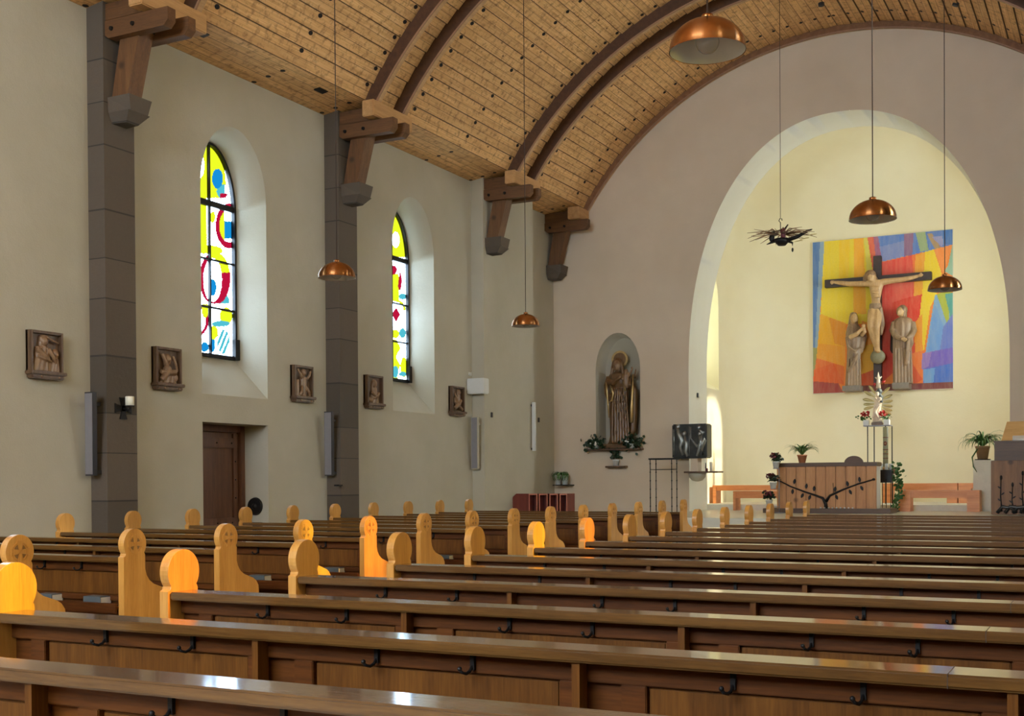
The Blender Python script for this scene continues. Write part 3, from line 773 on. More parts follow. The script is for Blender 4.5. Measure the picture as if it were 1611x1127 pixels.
# ------------------------------------------------------------------ pews
def end_profile():
    """(y, z) outline of a pew end; back edge towards -y, seat towards +y"""
    pts = [(-.10, 0), (-.10, .945), (-.085, .952), (-.082, .965)]
    for k in range(0, 25):
        t_ = math.radians(218 - k * (256 / 24)); pts.append((.099 * math.cos(t_), 1.026 + .099 * math.sin(t_)))
    pts += [(.082, .965), (.088, .952), (.088, .86), (.10, .82), (.125, .785), (.165, .757), (.22, .738), (.27, .72), (.30, .70), (.325, .665), (.33, .62), (.325, .5), (.36, .3), (.40, 0)]
    return pts
def make_pew(L, label, group, aisle_left):
    """origin at the aisle-side or left end, on the floor, at the head centre; runs towards +x for length L"""
    t = thing('church_pew', (0, 0, 0), label, 'pew', group)
    T = .048
    for side in (0, 1):
        x0 = 0 if side == 0 else L - T
        b = B().mat(M['oak_end']); b.prism(end_profile(), x0, x0 + T, 'x')
        e = b.build('end_panel', t)
        md = e.modifiers.new('b', 'BEVEL'); md.width = .006; md.segments = 2; md.limit_method = 'ANGLE'
        carve = (side == 0) == aisle_left
        if carve:
            xf = x0 - .0 if side == 0 else x0 + T; s_ = -1 if side == 0 else 1
            b = B().mat(M['oak_end'])
            cz = 1.026
            def ring(ra, rb, h, n=28):
                for k in range(n):
                    a0, a1 = 2 * math.pi * k / n, 2 * math.pi * (k + 1) / n
                    P_ = lambda a_, r, hh: (xf + s_ * hh, r * math.cos(a_), cz + r * math.sin(a_))
                    b.face([P_(a0, ra, h), P_(a1, ra, h), P_(a1, rb, h), P_(a0, rb, h)])
                    b.face([P_(a0, ra, h), P_(a1, ra, h), P_(a1, ra, 0), P_(a0, ra, 0)]); b.face([P_(a0, rb, h), P_(a1, rb, h), P_(a1, rb, 0), P_(a0, rb, 0)])
            ring(.050, .058, .004)
            for k in range(4):
                c_, s2 = math.cos(k * math.pi / 2), math.sin(k * math.pi / 2)
                pl = [(.0, -.008), (.03, -.014), (.064, -.022), (.064, .022), (.03, .014), (.0, .008)]
                pl = [(y * c_ - z * s2, cz + y * s2 + z * c_) for y, z in pl]
                lo, hi = sorted((xf, xf + s_ * .006)); b.prism(pl, lo, hi, 'x')
            b.mat(M['carve'])
            for k in range(4):
                a_ = math.pi / 4 + k * math.pi / 2
                lo, hi = sorted((xf, xf + s_ * .0015))
                pl = [(.044 * math.cos(a_ + d) if True else 0, cz + .044 * math.sin(a_ + d)) for d in (-.42, 0, .42)] + [(.018 * math.cos(a_), cz + .018 * math.sin(a_))]
                b.prism(pl, lo, hi, 'x')
            b.build('carved_cross', e)
    b = B().mat(M['oak'])
    XJ = 3.36
    b.box(T, L - T, -.09, .05, .908, .943, .006)
    if L > 3.8: b.mat(M['cross']); b.box(XJ - .0012, XJ + .0012, -.0904, .0504, .9076, .9434)
    b.build('top_rail', t)
    b = B().mat(M['panel'])
    fins = [0.10 + T] + [1.235 + 1.135 * k for k in range(5) if 1.235 + 1.135 * k < L - .4]
    b.box(T, L - T, .0, .022, .50, .908)
    b.box(T, L - T, -.022, .0, .845, .905, .003)
    b.box(T, L - T, -.022, .0, .655, .69, .003)
    for k, x in enumerate(fins):
        a0 = x + (.0 if k == 0 else .115); a1 = (fins[k + 1] if k + 1 < len(fins) else L - T)
        for xa in (a0, a1 - .075): b.box(xa, xa + .075, -.022, .0, .69, .845, .003)
        b.mat(M['panel_inset']); b.box(a0 + .08, a1 - .08, -.010, .0, .695, .84, .004); b.mat(M['panel'])
    b.build('backrest', t)
    for x in fins[1:]:
        b = B().mat(M['panel_inset']); b.prism([(-.075, .908), (-.075, .60), (-.05, .45), (-.05, 0), (.03, 0), (.03, .5), (-.022, .5), (-.022, .908)], x - .012, x + .012, 'x'); b.build('support_fin', t)
    b = B().mat(M['panel']); b.box(T, L - T, -.112, .0, .612, .632); b.box(T, L - T, -.125, -.112, .585, .652, .003)
    b.mat(M['iron'])
    for x in fins[1:]:
        for d in (-.5, .35): b.ball((x + d, -.126, .61), .006, seg=6)
    b.build('book_shelf', t)
    b = B().mat(M['oak']); b.box(T, L - T, .022, .40, .43, .46, .008); b.mat(M['panel']); b.box(T, L - T, .03, .055, .46, .5); b.build('seat', t)
    for k, x in enumerate(fins):
        nx = fins[k + 1] if k + 1 < len(fins) else L
        for d in ((.385, .785) if k == 0 else (.44, .78)):
            if x + d > nx - .08: continue
            h = B().mat(M['iron']); xx = x + d
            h.box(xx - .007, xx + .007, -.034, -.022, .855, .903)
            h.tube([(xx, -.03, .868), (xx - .002, -.042, .854), (xx - .006, -.058, .848), (xx - .013, -.071, .853), (xx - .018, -.076, .862)], .005, 6)
            h.ball((xx - .018, -.076, .864), .0075, seg=8); h.build('coat_hook', t)
    return t
ORD = 'first second third fourth fifth sixth seventh eighth ninth tenth eleventh twelfth thirteenth fourteenth fifteenth sixteenth'.split()
Y0R, Y0L, D = 3.1436, 4.8435, .9
XRP, XLP, XAP = -3.743, -5.655, -9.25
pr = make_pew(4.25, '', 'pews of the right-hand block', True)
pr['label'] = 'oak pew of the right-hand block nearest the camera, along the bottom picture edge'
pr.location = (XRP, Y0R - D, 0)
for k in range(1, 16):
    lab = 'oak pew of the right-hand block, %s row counted from the camera' % ORD[k] if k < 15 else 'oak pew of the right-hand block, frontmost row, closest to the altar'
    copy_tree(pr, (XRP, Y0R + D * (k - 1), 0), lab)
plw = make_pew(XLP - XAP, '', 'pews of the left-hand block', False)
plw['label'] = 'oak pew of the left-hand block with the leftmost carved cross end panel'
plw.location = (XAP, Y0L, 0)
for k in range(1, 14):
    lab = 'oak pew of the left-hand block, %s row counted from the camera' % ORD[k] if k < 13 else 'oak pew of the left-hand block, frontmost row, below the statue niche'
    copy_tree(plw, (XAP, Y0L + D * k, 0), lab)
def hymnal(x, y, label, w=.15):
    t = thing('hymn_book', (x, y, .633), label, 'book', 'hymn books on the pew shelves')
    b = B().mat(M['book_grey']); b.box(x, x + w, y, y + .095, .633, .638); b.box(x, x + w, y, y + .095, .682, .687, .001); b.box(x, x + w, y + .09, y + .095, .638, .682); b.box(x, x + w, y - .0, y + .004, .638, .682); b.build('cover', t)
    b = B().mat(M['paper']); b.box(x + .004, x + w + .0005, y + .005, y + .089, .638, .682); b.build('pages', t)
for u, row, lab in ((131, 1, 'grey hymn book alone mid-shelf, left of the second carved pew end'), (56, 1, 'grey hymn book half hidden by the leftmost carved pew end'),
                    (392, 3, 'grey hymn book on the pew shelf right of the third carved end panel'), (510, 4, 'grey hymn book on the pew shelf between the orange-lit end panel and its neighbour'),
                    (686, 6, 'small grey hymn book on the shelf just behind the sunlit fifth pew end')):
    y = Y0L + D * row - .106; p = ony(u, 940, y); hymnal(p.x, y, lab)

# ------------------------------------------------------------------ pendant lamps
def shade_prof(r, h):
    out = [(r * math.cos(math.radians(a_)) , h * math.sin(math.radians(a_)) ** .95 if a_ > 0 else 0) for a_ in range(0, 86, 6)]
    return out + [(.03, h)]
def pendant(u, v, X, label):
    """v: the rim centre"""
    p = onx(u, v, X); r, h = .197, .165
    t = thing('pendant_lamp', p, label, 'lamp', 'copper pendant lamps')
    b = B().mat(M['copper']); b.lathe([(r + .002, -.004)] + shade_prof(r, h), p, 40, False)
    b.lathe([(.032, h - .002), (.03, h + .02), (.008, h + .028)], p, 16)
    s_ = b.build('shade', t)
    b = B().mat(M['enamel']); b.lathe([(x * .985, z * .97 - .002) for x, z in [(r, 0)] + shade_prof(r, h)], p, 40, False); b.build('lining', s_)
    b = B().mat(M['bulb']); b.ball(p + Vector((0, 0, .045)), .062, seg=20); b.mat(M['enamel']); b.lathe([(.022, .09), (.02, .155)], p, 12); b.build('bulb', t)
    zt = vault_z(p.x - XC)
    b = B().mat(M['lampcord']); b.tube([p + Vector((0, 0, h + .02)), Vector((p.x, p.y, zt - .02))], .005, 6); b.lathe([(.04, zt - p.z - .03), (.045, zt - p.z + .03)], p, 12); b.build('cord', t)
XL_, XR_ = XC - 2.75, XC + 2.75
pendant(530, 437, XL_, 'copper dome lamp hanging in front of the second stone pilaster')
pendant(827, 513, XL_, 'small copper dome lamp hanging before the plain wall beside the corner')
pendant(1113, 80, XR_, 'largest copper dome lamp, close below the wooden vault')
pendant(1373, 345, XR_, 'copper dome lamp hanging above the crucifix mural')
pendant(1486.5, 456, XR_, 'copper dome lamp overlapping the right edge of the mural')

# ------------------------------------------------------------------ speakers, boxes, sconces on the left wall
def speaker(u0, u1, z0, z1, Y, lean, label, m1='steel', m2='speaker_side', mount=.08):
    """upright box fixed to the near face of a pilaster, its top leaning towards the nave"""
    x0, x1 = ony(u0, 690, Y - .12).x, ony(u1, 690, Y - .12).x
    dl = ony(u0, 690, Y - .12 - lean).x - x0
    t = thing('column_speaker', (x0, Y - .08, z0), label, 'speaker', 'column speakers on the left wall')
    def slab(b, xa, xb, ya, yb, e=0):
        i = len(b.v); b.v += [(xa, ya, z0 + e), (xb, ya, z0 + e), (xb, yb, z0 + e), (xa, yb, z0 + e), (xa + dl, ya - lean, z1 - e), (xb + dl, ya - lean, z1 - e), (xb + dl, yb - lean, z1 - e), (xa + dl, yb - lean, z1 - e)]
        for q in ((0, 1, 2, 3), (4, 5, 6, 7), (0, 1, 5, 4), (1, 2, 6, 5), (2, 3, 7, 6), (3, 0, 4, 7)): b.ngon([i + k for k in q])
    b = B().mat(M[m2]); slab(b, x0, x1, Y - mount - .06, Y - mount); b.build('housing', t)
    b = B().mat(M[m1]); slab(b, x0 + .008, x1 - .008, Y - mount - .066, Y - mount - .06, .015); b.build('grille', t)
    b = B().mat(M[m2]); b.box(x1 - .05, x1 - .02, Y - mount - .01, Y, z0 + .02, z0 + .06); b.box(x1 - .05, x1 - .02, Y - mount - lean, Y, z1 - .14, z1 - .10); b.build('mounting', t)
speaker(136, 148.5, 1.50, 2.43, 9.97, .10, 'grey column speaker on the side of the nearest stone pilaster')
speaker(511.5, 523, 1.50, 2.43, 14.495, .10, 'grey column speaker on the side of the middle stone pilaster')
speaker(742, 752, 1.62, 2.55, 18.93, .10, 'pale column speaker on the plastered pilaster below the white box', 'steel', 'plaster')
t = thing('column_speaker', (XW + PR, 20.86, 1.98), 'thin pale column speaker near the corner, seen nearly edge-on', 'speaker', 'column speakers on the left wall')
b = B().mat(M['grey_box']); b.box(XW + PR + .03, XW + PR + .09, 20.80, 20.86, 1.98, 2.92, .004); b.build('housing', t)
b = B().mat(M['speaker_side']); b.box(XW + PR, XW + PR + .03, 20.82, 20.85, 2.0, 2.04); b.box(XW + PR, XW + PR + .03, 20.82, 20.85, 2.84, 2.88); b.build('mounting', t)
b = B().mat(M['grey_box']); q0, q1 = ony(733, 596, 18.72), ony(761, 619, 18.72); b.box(max(q0.x, XW + .005), q1.x, 18.72, 18.925, q1.z, q0.z, .012); tag(b.build('junction_box'), 'white rectangular box on the wall above the pale column speaker', 'wall box')
def sconce():
    p = onx(193, 643, XW + PR); t = thing('candle_sconce', p, 'black iron cross sconce with a white candle on the nearest stone pilaster', 'candle holder')
    b = B().mat(M['iron']); x = p.x
    for k in range(4):
        c_, s_ = math.cos(k * math.pi / 2), math.sin(k * math.pi / 2)
        pl = [(0, -.03), (.05, -.032), (.125, -.055), (.125, .055), (.05, .032), (0, .03)]
        b.prism([(p.y + y * c_ - z * s_, p.z + y * s_ + z * c_) for y, z in pl], x, x + .015, 'x')
    b.tube([(x + .01, p.y, p.z), (x + .09, p.y, p.z - .02), (x + .11, p.y, p.z + .02)], .012, 8); b.lathe([(.055, .02), (.06, .03)], (x + .11, p.y, p.z), 16)
    b.build('iron_cross', t)
    b = B().mat(M['wax']); b.lathe([(.05, .03), (.05, .13), (.046, .134)], (x + .11, p.y, p.z), 20); b.build('candle', t)
sconce()
p = onx(531, 764, XW + PR)
b = B().mat(M['iron']); b.box(p.x, p.x + .03, p.y - .09, p.y + .09, p.z - .012, p.z + .012, .003); b.box(p.x + .03, p.x + .06, p.y - .05, p.y - .03, p.z - .012, p.z + .012)
tag(b.build('iron_holder'), 'small black iron bar fixed low on the middle stone pilaster', 'holder')
def switch(o_name, p, nrm, label):
    b = B().mat(M['speaker_side'])
    if nrm == 'x': b.box(p.x, p.x + .02, p.y - .03, p.y + .03, p.z - .045, p.z + .045, .004)
    else: b.box(p.x - .03, p.x + .03, p.y - .02, p.y, p.z - .045, p.z + .045, .004)
    tag(b.build(o_name), label, 'switch')
switch('wall_switch', onx(773, 653, XW + PR), 'x', 'tiny dark wall switch right of the pale column speaker')
switch('wall_switch', onx(847, 661, XW), 'x', 'tiny dark wall switch beside the edge-on column speaker')
p = ony(1099, 622, 22.9); p.x = XC - AHW + .012
switch('wall_switch', p, 'x', 'tiny dark switch on the inner side of the chancel arch')
b = B().mat(M['paper']); b.box(XW, XW + .02, 18.80, 18.89, 3.30, 3.36, .003)
tag(b.build('wall_sensor'), 'tiny pale knob on the wall above the white box', 'sensor')

# ------------------------------------------------------------------ stations of the cross
def relief_panel(y0, style, label):
    X = XW; w, z0, z1 = .44, 2.545, 3.065; yc = y0 + w / 2
    t = thing('carved_relief', (X, yc, z0), label, 'relief', 'carved stations of the cross')
    b = B().mat(M['relief_wood'])
    b.box(X, X + .03, y0, y0 + w, z0 + .04, z1); fr = .03
    b.box(X, X + .085, y0, y0 + fr, z0 + .04, z1, .004); b.box(X, X + .085, y0 + w - fr, y0 + w, z0 + .04, z1, .004)
    b.box(X, X + .085, y0 + fr, y0 + w - fr, z1 - fr, z1, .004)
    b.box(X, X + .12, y0 - .02, y0 + w + .02, z0 + .045, z0 + .085, .008); b.box(X, X + .10, y0, y0 + w, z0, z0 + .05, .012)
    b.mat(M['relief_light']); b.ball((X + .10, y0 + .12, z0 + .025), .014, seg=8); b.ball((X + .10, y0 + .36, z0 + .025), .014, seg=8)
    b.build('frame', t)
    f = B().mat(M['relief_light']); xf = X + .035
    def head(y, z, r=.042, hair=True):
        f.ball((xf + .025, y, z), r * .9, r * .85, r * 1.2); f.ball((xf + .06, y, z - .005), .009, .008, .016)
        f.ball((xf + .012, y, z + .015), r * 1.0, r * 1.1, r * 1.15)
        f.ball((xf + .005, y - r * .8, z - .03), r * .5, r * .35, r * 1.2); f.ball((xf + .005, y + r * .8, z - .03), r * .5, r * .35, r * 1.2)
        f.tube([(xf + .02, y, z - .04), (xf + .015, y, z - .09)], r * .45, 8)
    def limb(a_, b_, r, r1=None): f.tube([(xf + .03, *a_), ((xf + .05), (a_[0] + b_[0]) / 2, (a_[1] + b_[1]) / 2 - .01), (xf + .035, *b_)], [r, (r + (r1 or r)) / 2 * 1.05, r1 or r], 8)
    def torso(y, zt, zb, w0, w1):
        rows = []
        for k in range(9):
            q = k / 8; ww = w0 + (w1 - w0) * q; z = zt + (zb - zt) * q
            rows.append([(xf + .045 * math.sin(math.pi * j / 16) + .006 * math.sin(j * 2.3 + k * .6), y - ww * math.cos(math.pi * j / 16), z) for j in range(17)])
        f.smooth = True; i = f.grid(rows); f.smooth = False
        f.ngon([i + j for j in range(17)]); f.ngon([i + 8 * 17 + j for j in range(17)])
        f.face([rows[0][0], rows[0][16], rows[8][16], rows[8][0]])
    if style == 0:
        head(yc - .03, z1 - .11, .05); torso(yc - .04, z1 - .17, z0 + .085, .09, .125); head(yc + .13, z1 - .24, .04); torso(yc + .13, z1 - .29, z0 + .085, .05, .07)
        limb((yc - .12, z1 - .2), (yc + .03, z1 - .3), .028, .02); limb((yc + .03, z1 - .19), (yc + .12, z1 - .33), .025, .018); limb((yc - .12, z0 + .25), (yc + .06, z0 + .2), .022, .014)
        limb((yc - .02, z1 - .05), (yc + .16, z1 - .12), .012, .012)
    elif style == 1:
        head(yc + .0, z1 - .14, .048); torso(yc + .02, z0 + .27, z0 + .085, .08, .15); limb((yc - .1, z1 - .08), (yc - .02, z1 - .27), .024, .03); limb((yc + .14, z1 - .28), (yc - .08, z0 + .26), .02, .028)
        limb((yc - .13, z1 - .30), (yc + .12, z0 + .22), .026, .03); limb((yc - .12, z0 + .12), (yc + .02, z0 + .28), .035, .03); limb((yc + .08, z1 - .1), (yc + .15, z1 - .28), .018, .014); f.ball((xf + .02, yc + .12, z0 + .16), .03, .05, .05)
    elif style == 2:
        head(yc + .02, z1 - .1, .042); torso(yc + .02, z1 - .16, z0 + .085, .07, .06); limb((yc - .04, z1 - .18), (yc - .14, z1 - .05), .022, .016); limb((yc + .08, z1 - .18), (yc + .16, z1 - .07), .022, .016)
        torso(yc - .13, z1 - .2, z0 + .085, .03, .05); limb((yc - .02, z0 + .22), (yc - .1, z0 + .1), .026, .02); limb((yc + .06, z0 + .22), (yc + .14, z0 + .1), .026, .02)
    elif style == 3:
        head(yc + .0, z1 - .13, .046); torso(yc + .01, z1 - .19, z0 + .085, .06, .13); limb((yc - .1, z0 + .26), (yc + .06, z0 + .18), .026, .02); limb((yc + .11, z0 + .25), (yc - .03, z0 + .16), .026, .02); f.ball((xf + .02, yc - .1, z0 + .14), .03, .05, .04)
    else:
        head(yc + .04, z1 - .1, .04); torso(yc + .05, z1 - .15, z0 + .2, .05, .07); head(yc - .06, z1 - .22, .036); limb((yc - .13, z0 + .13), (yc + .1, z0 + .28), .035, .028); limb((yc + .14, z0 + .12), (yc - .08, z0 + .22), .03, .024); limb((yc - .12, z1 - .12), (yc, z1 - .3), .02, .02)
    fuse(f.build('carved_figures', t), .006, 2)
relief_panel(9.075, 0, 'carved wooden relief of two robed figures, left of the nearest pilaster')
relief_panel(10.935, 1, 'carved wooden relief of a crouching figure, between nearest pilaster and first stained window')
relief_panel(13.64, 2, 'carved wooden relief of an upright figure with raised arms, right of the door')
relief_panel(15.465, 3, 'carved wooden relief of a seated veiled figure, just right of the middle pilaster')
relief_panel(18.08, 4, 'carved wooden relief with huddled figures, right of the second stained window')
relief_done = True
# ================================================================== CHANCEL
# ------------------------------------------------------------------ mural
MY = 26.62
def c7(x, y): return (1260 + x / 3.885, 350 + y / 3.885)
def m7(x, y, Y=MY):
    p = ony(*c7(x, y), Y); return p
mx0, mx1 = m7(74, 590).x, m7(928, 500).x
mz0, mz1 = 3.285, 6.612
POLY = [  # (polygon in the zoom's units, colour)
    ([(60, 20), (940, 20), (940, 1080), (60, 1080)], (238, 128, 44)),
    ([(60, 100), (135, 100), (95, 880), (60, 900)], (72, 118, 180)), ([(118, 100), (150, 100), (100, 800), (84, 800)], (140, 166, 190)),
    ([(60, 760), (100, 770), (90, 950), (60, 960)], (150, 150, 90)),
    ([(145, 90), (410, 80), (445, 300), (430, 620), (275, 620), (120, 560)], (236, 206, 50)),
    ([(235, 90), (300, 90), (290, 370), (230, 370)], (240, 196, 40)), ([(325, 90), (382, 90), (400, 560), (320, 560)], (240, 170, 44)), ([(385, 90), (412, 90), (440, 330), (405, 330)], (220, 206, 90)),
    ([(118, 560), (275, 615), (270, 860), (95, 830)], (240, 176, 40)), ([(170, 580), (275, 620), (270, 760), (205, 740)], (232, 150, 44)),
    ([(110, 740), (270, 760), (270, 900), (95, 830)], (238, 160, 50)), ([(95, 830), (265, 880), (262, 990), (75, 970)], (230, 110, 48)), ([(80, 900), (200, 860), (265, 990), (75, 980)], (228, 96, 44)),
    ([(60, 970), (230, 985), (270, 1060), (60, 1080)], (164, 62, 66)),
    ([(370, 600), (430, 620), (450, 800), (370, 980)], (240, 150, 44)), ([(370, 760), (450, 740), (450, 900), (365, 1000)], (238, 176, 52)), ([(365, 930), (450, 900), (460, 1040), (360, 1040)], (222, 92, 50)),
    ([(405, 80), (450, 80), (470, 330), (445, 330)], (222, 96, 72)), ([(442, 80), (470, 80), (500, 240), (460, 240)], (160, 90, 130)),
    ([(470, 80), (940, 30), (930, 140), (500, 240)], (88, 124, 196)), ([(480, 150), (640, 110), (640, 205), (500, 240)], (126, 140, 196)), ([(630, 60), (690, 55), (680, 200), (632, 205)], (140, 100, 140)),
    ([(700, 60), (760, 55), (780, 170), (730, 180)], (150, 170, 130)), ([(770, 70), (800, 66), (860, 160), (820, 165)], (170, 140, 110)), ([(800, 90), (900, 80), (860, 150)], (150, 150, 200)), ([(860, 40), (940, 30), (940, 140), (870, 130)], (62, 116, 190)),
    ([(495, 245), (740, 185), (745, 460), (500, 520)], (226, 74, 66)), ([(680, 200), (745, 185), (735, 440), (690, 450)], (234, 110, 54)),
    ([(740, 185), (812, 165), (860, 310), (830, 440), (790, 520), (750, 800), (700, 800), (740, 440)], (240, 206, 48)), ([(700, 200), (760, 180), (740, 450), (690, 450)], (238, 160, 50)),
    ([(812, 165), (928, 135), (870, 310)], (240, 140, 70)), ([(925, 140), (900, 260), (878, 300), (930, 330)], (150, 190, 170)),
    ([(495, 500), (740, 440), (700, 800), (495, 980)], (220, 60, 44)), ([(495, 320), (560, 360), (560, 560), (495, 700)], (226, 70, 60)), ([(560, 340), (690, 330), (680, 450), (560, 490)], (228, 92, 76)),
    ([(690, 620), (740, 560), (745, 790), (700, 820)], (238, 150, 44)), ([(680, 800), (760, 780), (750, 980), (680, 1000)], (236, 120, 54)), ([(680, 860), (745, 960), (680, 1000)], (222, 84, 50)),
    ([(820, 440), (930, 430), (928, 770), (760, 800)], (126, 168, 208)), ([(830, 440), (920, 400), (900, 640)], (168, 176, 60)), ([(880, 440), (928, 430), (928, 640)], (80, 156, 150)), ([(820, 500), (880, 660), (850, 780), (770, 790)], (110, 156, 214)), ([(870, 640), (928, 560), (928, 770), (850, 780)], (100, 120, 200)),
    ([(745, 800), (928, 765), (930, 910), (745, 900)], (112, 92, 190)), ([(740, 800), (800, 790), (780, 880), (740, 900)], (150, 120, 190)), ([(745, 900), (930, 860), (932, 990), (745, 985)], (66, 110, 200)), ([(745, 900), (820, 890), (810, 985), (750, 985)], (110, 160, 214)),
    ([(560, 990), (935, 975), (935, 1030), (560, 1050)], (120, 48, 58)), ([(360, 1000), (560, 985), (560, 1060), (360, 1060)], (110, 44, 48)),
]
POLY = [(p, srgb(*c_)) for p, c_ in POLY]
b = B().mat(M['mural']); cols = []; nx, nz = 200, 226
for i in range(nx):
    for k in range(nz):
        x0, x1 = mx0 + (mx1 - mx0) * i / nx, mx0 + (mx1 - mx0) * (i + 1) / nx; z0, z1 = mz0 + (mz1 - mz0) * k / nz, mz0 + (mz1 - mz0) * (k + 1) / nz
        u, v = proj(((x0 + x1) / 2, MY, (z0 + z1) / 2)); X_, Y_ = (u - 1260) * 3.885, (v - 350) * 3.885
        c_ = POLY[0][1]
        for p, cc in POLY[1:]:
            if inside(p, X_, Y_): c_ = cc
        b.face([(x0, MY, z0), (x1, MY, z0), (x1, MY, z1), (x0, MY, z1)]); cols.append(c_)
mur = thing('mural_panel', ((mx0 + mx1) / 2, MY, mz0), 'large colourful abstract painted panel on the chancel back wall', 'painting')
b.build('painted_surface', mur, colors=cols)
b = B().mat(M['stone_white']); b.box(mx0 - .012, mx1 + .012, MY + .004, 26.655, mz0 - .012, mz1 + .012); b.build('panel_board', mur)

# ------------------------------------------------------------------ figures
def loft(f, rows, mp, yc, ratio=.7, nf=0, amp=0, seg=28, ph=0):
    R_ = []
    for k, r in enumerate(rows):
        yy, xl, xr = r[:3]; rt = r[3] if len(r) > 3 else ratio
        a_, c_ = mp(xl, yy, yc), mp(xr, yy, yc); cx, cz, rx = (a_.x + c_.x) / 2, (a_.z + c_.z) / 2, (c_.x - a_.x) / 2
        q = []
        for j in range(seg):
            t_ = 2 * math.pi * j / seg; m_ = 1 + amp * min(1, k / 3) * math.sin(nf * t_ + ph + k * .13)
            q.append((cx + rx * math.cos(t_) * (m_ if abs(math.cos(t_)) < .95 else 1), yc + rx * rt * math.sin(t_) * m_, cz))
        R_.append(q)
    i = f.grid(R_, True); f.ngon([i + j for j in range(seg)]); f.ngon([i + (len(rows) - 1) * seg + j for j in range(seg)][::-1])
def P3(mp, x, y, Y): return mp(x, y, Y)
def limbp(f, mp, pts, radii, seg=10):
    f.tube([mp(x, y, Y) for x, y, Y in pts], radii, seg)
def face_head(f, c, r, turn=0.0, tilt=0.0):
    """head with brow, nose, chin facing the nave (-y)"""
    c = Vector(c); rot = Euler((0, tilt, turn)).to_matrix()
    def q(x, y, z): return c + rot @ Vector((x * r, y * r, z * r))
    f.ball(c, r * .78, r * .92, r * 1.12, 16, (0, tilt, turn))
    f.ball(q(0, -.55, -.55), r * .42, r * .4, r * .45)
    f.ball(q(0, -.92, -.12), r * .13, r * .2, r * .3)
    f.ball(q(-.3, -.8, .22), r * .2, r * .1, r * .07); f.ball(q(.3, -.8, .22), r * .2, r * .1, r * .07)
    f.ball(q(0, -.9, -.5), r * .2, r * .1, r * .07)
    f.ball(q(-.78, 0, -.05), r * .1, r * .16, r * .24); f.ball(q(.78, 0, -.05), r * .1, r * .16, r * .24)
def hand(f, c, d, s=.055, up=(0, 0, 1)):
    """small carved hand: palm and five fingers pointing along d"""
    c = Vector(c); d = Vector(d).normalized(); n = Vector((0, -1, 0)); sd_ = d.cross(n).normalized()
    f.ball(c, s * .55, s * .35, s * .55, 10)
    for k, (o_, l_) in enumerate(((-.36, .85), (-.12, 1.0), (.12, .95), (.36, .75))):
        a_ = c + sd_ * o_ * s; f.tube([a_, a_ + d * s * l_ * .6 + n * s * .08, a_ + d * s * l_ + n * s * .02], [s * .15, s * .14, s * .1], 6)
    f.tube([c - sd_ * s * .4, c - sd_ * s * .75 + d * s * .35, c - sd_ * s * .7 + d * s * .65], [s * .17, s * .15, s * .1], 6)

FY = 26.42
# crucifix
cz0 = m7(470, 985, 26.5).z
cru = thing('crucifix', (XC + .08, 26.5, cz0), 'large dark wooden crucifix with pale carved figure on the mural', 'crucifix')
b = B().mat(M['cross'])
vx = m7(467, 300, 26.5).x; zt_, zb_ = m7(466, 205, 26.5).z, m7(472, 985, 26.5).z
b.box(vx - .082, vx + .082, 26.47, 26.60, zb_, zt_, .006); b.build('upright_beam', cru)
hl, hr, hz_ = m7(148, 378, 26.5), m7(800, 325, 26.5), m7(470, 352, 26.5).z
b = B().mat(M['cross']); b.box(hl.x, hr.x, 26.45, 26.58, hz_ - .085, hz_ + .085, .006); b.build('cross_beam', cru)
f = B().mat(M['statue_skin']); Yb = 26.36
loft(f, [(352, 425, 505, .5), (372, 416, 508, .55), (395, 418, 503, .6), (430, 424, 494, .62), (460, 430, 488, .6), (485, 432, 484, .6), (510, 424, 490, .62), (540, 424, 488, .6), (560, 424, 482, .55)], m7, Yb, .6)
limbp(f, m7, [(430, 372, Yb), (370, 376, Yb + .02), (295, 376, Yb + .04), (240, 370, Yb + .06), (205, 366, Yb + .07)], [.075, .062, .055, .046, .034])
limbp(f, m7, [(495, 366, Yb), (550, 357, Yb + .02), (615, 350, Yb + .04), (680, 338, Yb + .06), (718, 328, Yb + .07)], [.075, .062, .055, .046, .034])
limbp(f, m7, [(438, 540, Yb - .02), (432, 600, Yb - .12), (428, 640, Yb - .15), (445, 710, Yb - .06), (460, 765, Yb - .02), (462, 790, Yb - .06)], [.105, .092, .078, .068, .045, .045])
limbp(f, m7, [(472, 540, Yb - .02), (466, 600, Yb - .12), (462, 640, Yb - .16), (464, 710, Yb - .07), (470, 765, Yb - .03), (474, 795, Yb - .08)], [.10, .09, .078, .066, .045, .045])
limbp(f, m7, [(450, 362, Yb), (436, 345, Yb - .03)], [.06, .055])
face_head(f, m7(430, 332, Yb - .05), .115, -.35, -.35)
for k in range(5): f.ball(m7(458 + (k - 2) * 4, 400 + k * 14, Yb - .1), .10 - .006 * k, .03, .018)
hand(f, m7(196, 365, Yb + .05), (-1, 0, .05), .075); hand(f, m7(728, 325, Yb + .05), (1, 0, .12), .075)
corp = fuse(f.build('corpus', cru), .014, 3)
f = B().mat(M['relief_light'])
hc = m7(424, 324, Yb - .03); f.ball(hc, .125, .125, .12); f.tube([m7(395, 325, Yb), m7(392, 350, Yb), m7(400, 372, Yb - .02)], [.05, .05, .03], 8); f.tube([m7(448, 335, Yb + .02), m7(462, 352, Yb + .02), m7(466, 372, Yb)], [.05, .045, .025], 8)
fuse(f.build('hair', corp), .014, 2)
f = B().mat(M['statue']); loft(f, [(497, 420, 492, .75), (515, 417, 495, .78), (535, 419, 494, .78), (548, 424, 490, .7)], m7, Yb, .7, 7, .07)
f.tube([m7(484, 520, Yb - .08), m7(490, 570, Yb - .04), m7(494, 620, Yb + .0), m7(490, 690, Yb + .04)], [.05, .06, .07, .03], 8)
fuse(f.build('loincloth', corp), .012, 2)
f = B().mat(M['orb']); oc = m7(470, 822, Yb + .02)
